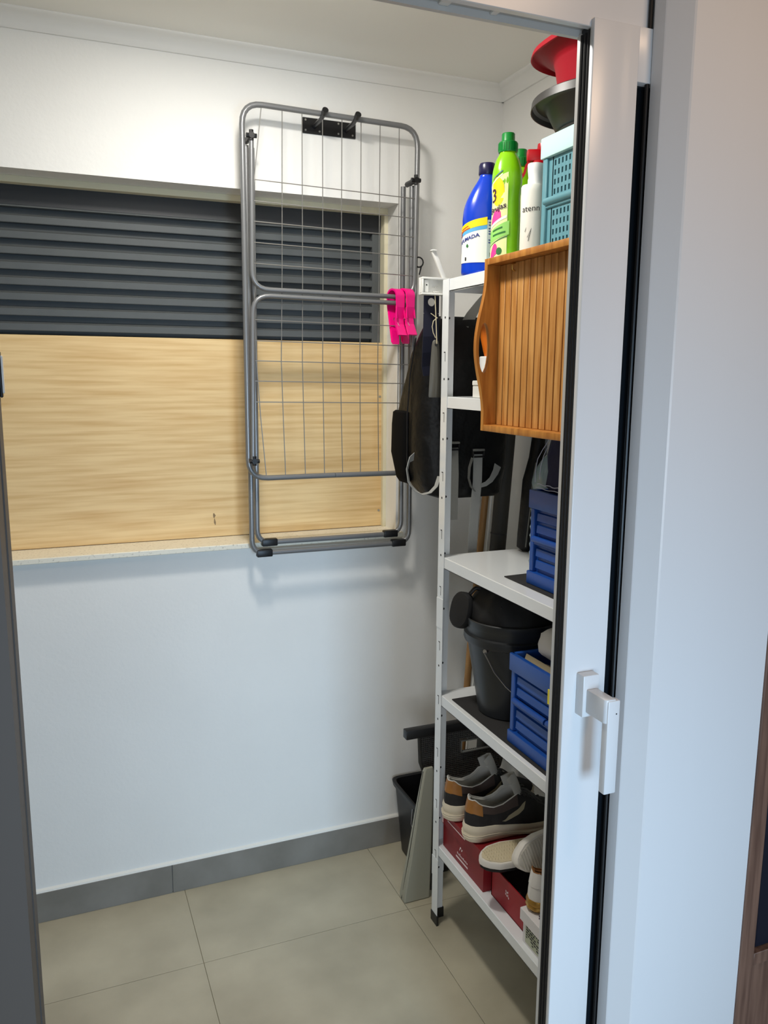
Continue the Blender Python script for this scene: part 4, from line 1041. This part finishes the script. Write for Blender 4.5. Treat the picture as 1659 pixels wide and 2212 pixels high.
    for f, hgt, ww in ((0, 0.0, 0.027), (0.3, 0.018, 0.028), (0.6, 0.038, 0.028), (0.85, 0.052, 0.025), (1.0, 0.060, 0.013)):
        bx_ = 0.60-0.09*f; zc = hs+0.058*low+hgt*low
        arch = lambda sy: -0.026*sy*sy
        rings.append([(L*bx_+arch(sy)+dx, cl(0.5)+sy*ww, zc-abs(sy)**3*0.012) for sy, dx in [(-1+0.25*q, -0.0025) for q in range(9)]+[(1-0.25*q, 0.0025) for q in range(9)]])
    loft(bm, rings); part('tongue', bm, c['lining'], t)
    if fancy:
        bm = B()
        for k in range(6):
            u = 0.55+0.045*k; z = topz(u)+0.004; w_ = 0.020-0.0012*k
            tube(bm, [(L*u, cl(u)-w_, z-0.008), (L*(u+0.01), cl(u), z+0.001), (L*(u+0.022), cl(u)+w_, z-0.008)], 0.0022, 6); tube(bm, [(L*u, cl(u)+w_, z-0.008), (L*(u+0.01), cl(u), z+0.003), (L*(u+0.022), cl(u)-w_, z-0.008)], 0.0022, 6)
        z = topz(0.57)+0.006
        for s in (-1, 1):
            lp = [(L*0.57, cl(.5), z), (L*0.60, s*0.018, z+0.008), (L*0.66, s*0.038, z-0.006), (L*0.71, s*0.044, z-0.020), (L*0.69, s*0.034, z-0.014), (L*0.62, s*0.012, z+0.003), (L*0.57, cl(.5), z)]
            sm = []
            for i in range(len(lp)-1):
                p0, p1, p2, p3 = [Vector(lp[max(0, min(len(lp)-1, q))]) for q in (i-1, i, i+1, i+2)]
                for k in range(4):
                    q = k/4; sm.append(0.5*((2*p1)+(-p0+p2)*q+(2*p0-5*p1+4*p2-p3)*q*q+(-p0+3*p1-3*p2+p3)*q**3))
            tube(bm, sm+[Vector(lp[-1])], 0.0022, 6)
            tube(bm, [(L*0.57, cl(.5), z), (L*0.64, s*0.026, z-0.004), (L*0.70, s*0.040+0.004, z-0.026), (L*0.76, s*0.046, z-0.034)], 0.002, 6)
        part('laces', bm, M_lace, t, 'dark grey laces tied in a bow')
    return t
ZX = Z5+0.1105
sneaker('charcoal sneaker with a tan heel on the dark red box, nearer the post', (0.936, 1.832, ZX), R(3), group='pair of charcoal sneakers')
sneaker('charcoal sneaker with a tan heel on the dark red box, farther from the post', (0.940, 1.722, ZX), R(0), group='pair of charcoal sneakers')
# --- slip-on shoes seen from below
def slipper(label, loc, rot, m, rib, up=1.0, um=None):
    t = thing('slip_on_shoe', label, 'shoe', loc, group='beige slip-on shoes', local=True, rot=rot)
    t.name = 'slip_on_shoe'
    L, W = 0.25, 0.088
    prof = [(0, 0.0), (0.02, 0.17), (0.06, 0.28), (0.15, 0.36), (0.3, 0.37), (0.5, 0.40), (0.7, 0.47), (0.85, 0.42), (0.94, 0.27), (0.985, 0.13), (1, 0)]
    def hw(u):
        for (a, p), (b, q) in zip(prof, prof[1:]):
            if u <= b: return W*(p+(q-p)*(u-a)/(b-a))
        return 0
    us = [0.5-0.5*math.cos(PI*k/24) for k in range(25)]
    lp = [(u, hw(u)) for u in us]+[(u, -hw(u)) for u in us[-2:0:-1]]
    rg = lambda s, z: [(L*(0.5+(u-0.5)*(1+(s-1)*0.35)), v*s, z) for u, v in lp]
    bm = B(); loft(bm, [rg(0.95, 0.0), rg(1.0, 0.002), rg(1.0, 0.016), rg(0.96, 0.018)]); part('sole_rim', bm, M_rim, t)
    bm = B(); loft(bm, [rg(0.86, 0.0178), rg(0.86, 0.0195), rg(0.83, 0.0202)]); part('outsole', bm, m, t)
    bm = B()
    k = 0; u = 0.06
    while u < 0.95:
        w_ = hw(u)*0.78
        if w_ > 0.006:
            if rib == 'zig': tube(bm, [(L*u+(0.002 if j % 2 else -0.002), -w_+2*w_*j/10, 0.0204) for j in range(11)], 0.0010, 4)
            else: tube(bm, [(L*u, -w_, 0.0206), (L*u, w_, 0.0204)], 0.0019, 4)
        u += 0.030
    part('tread', bm, m, t)
    bm = B(); loft(bm, [rg(0.96, 0.001), rg(0.92, -0.018*up), rg(0.74, -0.034*up), rg(0.4, -0.042*up)]); part('upper', bm, um or M_inbox, t, None if um else 'black cloth upper')
    return t
def axes(x, z):
    x = Vector(x).normalized(); z = Vector(z); z = (z-x*z.dot(x)).normalized(); y = z.cross(x)
    return Matrix((x, y, z)).transposed().to_euler()
slipper('beige slip-on shoe lying sole up across the open red box', (1.165, 1.597, 0.370), axes((-1, 0, 0.0), (-0.05, -0.10, 1)), M_slip, 'zig', 0.45)
slipper('pale slip-on shoe on its side, ribbed sole facing out', (1.215, 1.556, 0.447), axes((-1, -0.10, -0.20), (-0.30, -1, 0.25)), M_slip2, 'line', 0.7, M_rim)
# --- white shoe with gold sole
sneaker('white leather shoe with a gold-trimmed sole and brown lining on the white box', (0.960, 1.441, Z5+0.0895), R(2), L=0.25, W=0.094, hs=0.024, name='white_shoe', fancy=False, low=1.0,
        col=dict(sole=M_gold, upper=M_wleath, heel=M_wleath, lining=M_brlin, edge=M_brlin))
# --- black shoe tip bag behind
# ================================================================== BEHIND THE SHELVING
bp = thing('backpack', 'black backpack with grey webbing straps hanging behind the far end of the shelving', 'backpack', (1.06, 2.08, 1.22))
bm = B(); rings = []
prof = [(1.222, 1.995, 2.060, 0.985, 1.165), (1.232, 1.985, 2.100, 0.955, 1.185), (1.26, 1.980, 2.150, 0.938, 1.196), (1.30, 1.978, 2.185, 0.930, 1.202), (1.37, 1.977, 2.210, 0.926, 1.206), (1.44, 1.977, 2.215, 0.926, 1.206), (1.50, 1.977, 2.190, 0.927, 1.206), (1.56, 1.977, 2.150, 0.929, 1.206), (1.62, 1.977, 2.110, 0.932, 1.205), (1.67, 1.977, 2.070, 0.936, 1.204), (1.70, 1.978, 2.035, 0.945, 1.200), (1.715, 1.984, 2.015, 0.965, 1.19)]
for z, ya, yb, xa, xb_ in prof:
    rg = ell((xa+xb_)/2, (ya+yb)/2, z, (xb_-xa)/2, (yb-ya)/2, 44, 4.5)
    rings.append([(x+0.0025*math.sin(z*95+y*40), y+0.002*math.sin(z*70+x*60), zz) for x, y, zz in rg])
loft(bm, rings); part('body', bm, M_pack, bp)
bm = B(); rings = []
for z, d in ((1.255, 0.004), (1.27, 0.016), (1.34, 0.022), (1.42, 0.020), (1.455, 0.016), (1.46, 0.006)):
    yb = 2.16 if z < 1.3 else 2.19
    rings.append(ell(0.934-d*0.3, (2.085+yb)/2, z, d*0.8, (yb-2.085)/2, 18, 3.0))
loft(bm, rings); part('side_pocket', bm, M_packm, bp)
bm = B(); tube(bm, [(0.922, 2.075, 1.26), (0.920, 2.078, 1.34), (0.919, 2.078, 1.45), (0.923, 2.070, 1.56), (0.930, 2.05, 1.66)], 0.0022, 6); part('seam_piping', bm, M_blk, bp)
bm = B(); ribbon(bm, [(1.088, 1.972, 1.345), (1.087, 1.970, 1.27), (1.080, 1.969, 1.19), (1.076, 1.968, 1.12), (1.074, 1.968, 1.02)], (1, 0, 0.0), 0.028, 0.0015); part('webbing_strap', bm, M_web, bp)
bm = B(); ribbon(bm, [(1.012, 1.972, 1.365), (1.014, 1.970, 1.29), (1.013, 1.969, 1.22), (1.012, 1.968, 1.166)], (1, -0.2, 0), 0.026, 0.0015); part('webbing_strap', bm, M_webd, bp)
bm = B()
lp = [(0.905, 1.998, 1.342), (0.886, 1.985, 1.335), (0.875, 1.975, 1.310), (0.878, 1.970, 1.278), (0.893, 1.966, 1.255), (0.915, 1.964, 1.242), (0.940, 1.966, 1.246), (0.960, 1.970, 1.262), (0.972, 1.976, 1.288)]
ribbon(bm, lp, [(0.2, 0.5, -1), (0.3, 0.6, -0.6), (0.6, 0.8, 0), (0.6, 0.8, 0.2), (0.4, 0.9, 0.2), (0.2, 0.9, 0.2), (0.0, 1, 0.2), (-0.2, 1, 0.2), (-0.2, 1, 0.2)], [0.024, 0.022, 0.018, 0.016, 0.014, 0.012, 0.012, 0.013, 0.014], 0.0015); part('webbing_loop', bm, M_web, bp)
bm = B(); ribbon(bm, [(1.152, 1.972, 1.312), (1.143, 1.968, 1.294), (1.128, 1.966, 1.273), (1.112, 1.966, 1.262), (1.098, 1.967, 1.258)], [(0.9, 0.2, -0.4), (0.8, 0.3, -0.5), (0.5, 0.4, -0.7), (0.2, 0.4, -0.9), (0.1, 0.3, -1)], [0.026, 0.025, 0.022, 0.016, 0.012], 0.0015); part('webbing_loop', bm, M_web, bp)
bm = B(); ribbon(bm, [(1.072, 1.972, 1.34), (1.060, 1.968, 1.31), (1.058, 1.967, 1.28), (1.066, 1.967, 1.255), (1.078, 1.967, 1.243)], (0, 1, 0.1), 0.012, 0.0015); part('webbing_loop', bm, M_webd, bp)
for x, z in ((1.088, 1.350), (1.010, 1.372)):
    bm = B()
    box(bm, (x-0.019, 1.966, z-0.014), (x+0.019, 1.975, z-0.009), 0.001, 1); box(bm, (x-0.019, 1.966, z-0.014), (x-0.015, 1.975, z+0.010), 0.001, 1); box(bm, (x+0.015, 1.966, z-0.014), (x+0.019, 1.975, z+0.010), 0.001, 1)
    bk_ = part('buckle', bm, M_blk, bp)
    bm = B(); box(bm, (x-0.018, 1.965, z+0.004), (x+0.018, 1.974, z+0.010), 0.001, 1); part('buckle_bar', bm, M_webd, bk_)
bm = B(); ribbon(bm, [(1.046, 1.980, 1.690), (1.062, 1.984, 1.718), (1.088, 1.989, 1.752), (1.106, 1.990, 1.774)], (1, 0, -0.75), [0.038, 0.030, 0.020, 0.014], 0.002); ribbon(bm, [(1.106, 1.991, 1.774), (1.128, 1.990, 1.755), (1.150, 1.982, 1.695)], (1, 0, 0.7), [0.014, 0.02, 0.032], 0.002); part('carry_handle', bm, M_webd, bp)
# navy hanging strap with a round eyelet
bm = B(); n = 24
ox, oz, oy = 0.929, 1.747, 1.952
outer = []
for k in range(n):
    a = 2*PI*k/n; c, s = math.cos(a), math.sin(a)
    px = ox+0.0215*max(-1, min(1, c*1.45)); pz = oz+(0.0185*max(-1, min(1, s*1.3)) if s > 0 else 0.03*max(-1, min(1, s*1.3)))
    outer.append((px, pz))
for yy, flip in ((oy, False), (oy+0.003, True)):
    ov = [bm.verts.new((p[0], yy, p[1])) for p in outer]; iv = [bm.verts.new((ox+0.0105*math.cos(2*PI*k/n), yy, oz+0.0105*math.sin(2*PI*k/n))) for k in range(n)]
    for k in range(n): bm.faces.new((ov[k], ov[(k+1) % n], iv[(k+1) % n], iv[k]))
ribbon(bm, [(0.929, oy+0.0015, 1.718), (0.929, oy+0.002, 1.66), (0.932, oy+0.010, 1.62), (0.937, oy+0.022, 1.585), (0.94, oy+0.026, 1.56)], (1, 0, 0), [0.043, 0.044, 0.046, 0.047, 0.04], 0.003)
part('hanging_strap', bm, M_navyc, bp, 'dark navy hanging strap with a round eyelet', smooth=False)

# white folding bracket clipped to the post
wk = thing('folding_bracket', 'white plastic folding hanger clipped behind the top of the shelving post', 'hook', (0.93, 1.93, 1.78))
bm = B(); box(bm, (0.886, 1.932, 1.762), (0.962, 1.940, 1.805), 0.001, 1); part('back_plate', bm, M_wpl, wk)
bm = B()
for a, b in (((0.886, 1.916, 1.800), (0.962, 1.932, 1.805)), ((0.886, 1.916, 1.762), (0.962, 1.932, 1.7665)), ((0.886, 1.916, 1.7665), (0.8895, 1.932, 1.800))): box(bm, a, b, 0.0008, 1)
part('rim', bm, M_wpl, wk)
bm = B(); box(bm, (0.893, 1.920, 1.768), (0.905, 1.932, 1.799), 0.001, 1); part('end_block', bm, M_wpl, wk)
bm = B(); tube(bm, [(0.899, 1.9195, 1.786), (0.899, 1.921, 1.786)], 0.002, 8); part('screw', bm, M_blk, wk)
bm = B()
for r_ in range(2):
    for k in range(4): box(bm, (0.922+0.004*k, 1.927, 1.769+0.012*r_), (0.9245+0.004*k, 1.932, 1.7725+0.012*r_), 0.0005, 1)
part('teeth', bm, M_wpl, wk)
bm = B(); obox(bm, (0.940, 1.936, 1.838), Vector((0.045, 0, -0.095)).normalized(), (0, 1, 0), Vector((0.095, 0, 0.045)).normalized(), (0.040, 0.004, 0.0055), 0.001); box(bm, (0.9165, 1.926, 1.871), (0.930, 1.940, 1.8745), 0.001, 1); part('arm', bm, M_wpl, wk)
bm = B(); box(bm, (0.9515, 1.938, 1.705), (0.960, 1.944, 1.763), 0.001, 1); part('tail', bm, M_wpl, wk)

# shoe horn on a cord
sh = thing('shoe_horn', 'long olive grey shoe horn hanging on a tan cord from the white bracket', 'shoe horn', (0.93, 1.93, 1.50))
bm = B(); rings = []
for z, w_, d in ((1.503, 0.0165, 0.004), (1.507, 0.0178, 0.005), (1.54, 0.0165, 0.006), (1.58, 0.0145, 0.006), (1.61, 0.0125, 0.005), (1.635, 0.0105, 0.004), (1.646, 0.008, 0.003), (1.650, 0.004, 0.002)):
    f = []; b_ = []
    for k in range(9):
        u = -1+2*k/8; f.append((0.930+u*w_, 1.926-d*(1-u*u), z)); b_.append((0.930+u*w_*0.9, 1.930-d*(1-u*u)*0.9, z))
    rings.append(f+b_[::-1])
loft(bm, rings); part('blade', bm, M_horn, sh)
bm = B(); tube(bm, [(0.930, 1.920, 1.638), (0.930, 1.9225, 1.638)], 0.004, 10); part('eyelet', bm, M_blk, sh)
bm = B(); tube(bm, [(0.930, 1.919, 1.640), (0.927, 1.920, 1.70), (0.924, 1.922, 1.762)], 0.0013, 6)
tube(bm, [(0.9295, 1.9215, 1.705), (0.920, 1.922, 1.712), (0.913, 1.922, 1.716)], 0.0011, 6); tube(bm, [(0.9295, 1.9215, 1.705), (0.920, 1.921, 1.697), (0.9165, 1.920, 1.683), (0.919, 1.919, 1.668), (0.926, 1.919, 1.655)], 0.0011, 6)
lathe(bm, [(0.0, -0.003), (0.003, 0), (0, 0.003)], (0.9295, 1.9215, 1.705), 8)
part('cord', bm, M_cord, sh, 'tan cord with a small bow')

# tall sticks leaning in the corner
br = thing('wooden_pole', 'round wooden pole leaning in the corner behind the shelving', 'pole', (1.14, 2.15, 0))
bm = B(); tube(bm, [(1.134, 2.150, 0.006), (1.178, 2.155, 0.70), (1.240, 2.165, 1.38)], 0.0108, 12); part('shaft', bm, M_broom, br)
bm = B(); lathe(bm, [(0.006, 0), (0.0118, 0.003), (0.0118, 0.05), (0.0105, 0.052), (0, 0.052)], (1.1345, 2.15, 0.0), 12); part('end_cap', bm, M_blk, br)
ws = thing('thin_white_rod', 'thin white rod leaning beside the wooden pole', 'rod', (1.20, 2.20, 0))
bm = B(); tube(bm, [(1.185, 2.225, 0.0), (1.243, 2.18, 1.02), (1.262, 2.17, 1.40)], 0.0038, 8); part('rod', bm, M_wpl, ws)
bm = B(); lathe(bm, [(0.006, 0), (0.006, 0.012), (0.004, 0.014), (0, 0.014)], (1.262, 2.17, 1.40), 10); part('end_cap', bm, M_wpl, ws)
dt = thing('charcoal_tube', 'thick charcoal tube standing between the wooden pole and the slim black bag', 'tube', (1.215, 2.10, 0))
bm = B(); tube(bm, [(1.195, 2.105, 0.0), (1.237, 2.105, 1.03), (1.262, 2.105, 1.42)], 0.0245, 16); part('tube', bm, M_tube, dt)
bm = B(); tube(bm, [(1.2398, 2.105, 1.085), (1.2400, 2.105, 1.089)], 0.0251, 16); part('band', bm, M_blk, dt)
bm = B(); lathe(bm, [(0.0252, 0), (0.0252, 0.02), (0.018, 0.028), (0, 0.030)], (1.262, 2.105, 1.405), 16); part('end_cap', bm, M_webd, dt)

# floor things behind the post
bi = thing('black_bin', 'black plastic bin on the floor in the far corner with a thin wire handle', 'bin', (1.048, 2.185, 0), local=True)
bm = B()
rg = lambda s, t, z, p=8: ell(0, 0, z, s, t, 40, p)
loft(bm, [rg(0.048, 0.085, 0.0), rg(0.052, 0.089, 0.004), rg(0.069, 0.111, 0.225), rg(0.076, 0.119, 0.228), rg(0.078, 0.121, 0.242), rg(0.075, 0.118, 0.245), rg(0.067, 0.109, 0.242), rg(0.050, 0.086, 0.01), rg(0.01, 0.01, 0.008)])
part('body', bm, M_blk, bi)
bm = B(); tube(bm, [(-0.070, -0.05, 0.218), (-0.080, -0.065, 0.18), (-0.078, -0.085, 0.145), (-0.072, -0.115, 0.12), (-0.04, -0.128, 0.11), (0.0, -0.13, 0.108)], 0.002, 6); part('wire_handle', bm, M_wirem, bi, 'thin steel handle')
dp = thing('dustpan', 'tall tapered warm grey plastic dustpan standing on end beside the shelving post', 'dustpan', (0.94, 2.02, 0))
bm = B(); rings = []
for z, xa, xb_, yf, yb in ((0.0, 0.898, 0.976, 2.004, 2.030), (0.003, 0.894, 0.978, 2.000, 2.036), (0.02, 0.894, 0.978, 1.999, 2.036), (0.15, 0.911, 0.978, 1.993, 2.022), (0.30, 0.929, 0.978, 1.988, 2.008), (0.42, 0.945, 0.977, 1.984, 1.997), (0.43, 0.949, 0.974, 1.985, 1.995)):
    rings.append([(xa, yb, z), (xa, yf+0.003, z), (xa+0.004, yf, z), (xb_-0.004, yf, z), (xb_, yf+0.003, z), (xb_, yb, z)])
loft(bm, rings); part('pan', bm, M_pan, dp, angle=25)
bm = B(); tube(bm, [(0.8935, 2.021, 0.006), (0.9105, 2.008, 0.15), (0.9445, 1.992, 0.42)], 0.0012, 5); part('edge_seam', bm, M_tube, dp)
# folded chair with mesh back
ch = thing('folded_chair', 'folded chair with a dark mesh back and black top rail behind the shelving', 'chair', (1.09, 2.04, 0))
bm = B(); box(bm, (0.910, 2.035, 0.502), (1.25, 2.062, 0.530), 0.003, 2); part('top_rail', bm, M_blk, ch)
pan = [(0.958, 0.498), (0.962, 0.42), (0.978, 0.375), (1.0, 0.352), (1.03, 0.345), (1.22, 0.345), (1.235, 0.36), (1.245, 0.40), (1.25, 0.498)]
bm = B(); tube(bm, fillet([(a, 2.05, b) for a, b in pan], 0.012, 3), 0.006, 8); part('back_frame', bm, M_tube, ch)
def inside(x, z):
    c = False; n_ = len(pan)
    for i in range(n_):
        (xa, za), (xb_, zb_) = pan[i], pan[i-1]
        if (za > z) != (zb_ > z) and x < (xb_-xa)*(z-za)/(zb_-za)+xa: c = not c
    return c
bm = B()
slot = lambda x, z: (1.10 < x < 1.20 and 0.430 < z < 0.462)
x = 0.962
while x < 1.25:
    z = 0.348
    while z < 0.498:
        if inside(x, z) and not slot(x, z):
            box(bm, (x-0.0032, 2.048, z-0.0013), (x+0.0032, 2.051, z+0.0013)); box(bm, (x-0.0013, 2.0485, z-0.0032), (x+0.0013, 2.0515, z+0.0032))
        z += 0.0062
    x += 0.0062
o = part('mesh_back', bm, M_mesh, ch, smooth=False); o['kind'] = 'stuff'
bm = B()
prism(bm, [(0.964, 0.494), (0.968, 0.42), (0.984, 0.378), (1.004, 0.358), (1.096, 0.352), (1.096, 0.494)], 'y', 2.0545, 2.056); prism(bm, [(1.204, 0.494), (1.204, 0.352), (1.232, 0.362), (1.242, 0.40), (1.245, 0.494)], 'y', 2.0545, 2.056)
box(bm, (1.0962, 2.0545, 0.352), (1.2038, 2.056, 0.426)); box(bm, (1.0962, 2.0545, 0.466), (1.2038, 2.056, 0.494)); part('back_lining', bm, M_mat, ch, smooth=False)['kind'] = 'stuff'
bm = B(); box(bm, (1.10, 2.043, 0.426), (1.20, 2.054, 0.430), 0.001, 1); box(bm, (1.10, 2.043, 0.462), (1.20, 2.054, 0.466), 0.001, 1); box(bm, (1.096, 2.043, 0.426), (1.10, 2.054, 0.466), 0.001, 1); box(bm, (1.20, 2.043, 0.426), (1.204, 2.054, 0.466), 0.001, 1); part('hand_slot', bm, M_webd, ch, 'grey rimmed hand slot')
for xx in (1.0, 1.225):
    bm = B(); tube(bm, [(xx, 2.042, 0.352), (xx, 2.040, 0.0)], 0.009, 10); part('leg', bm, M_tube, ch)
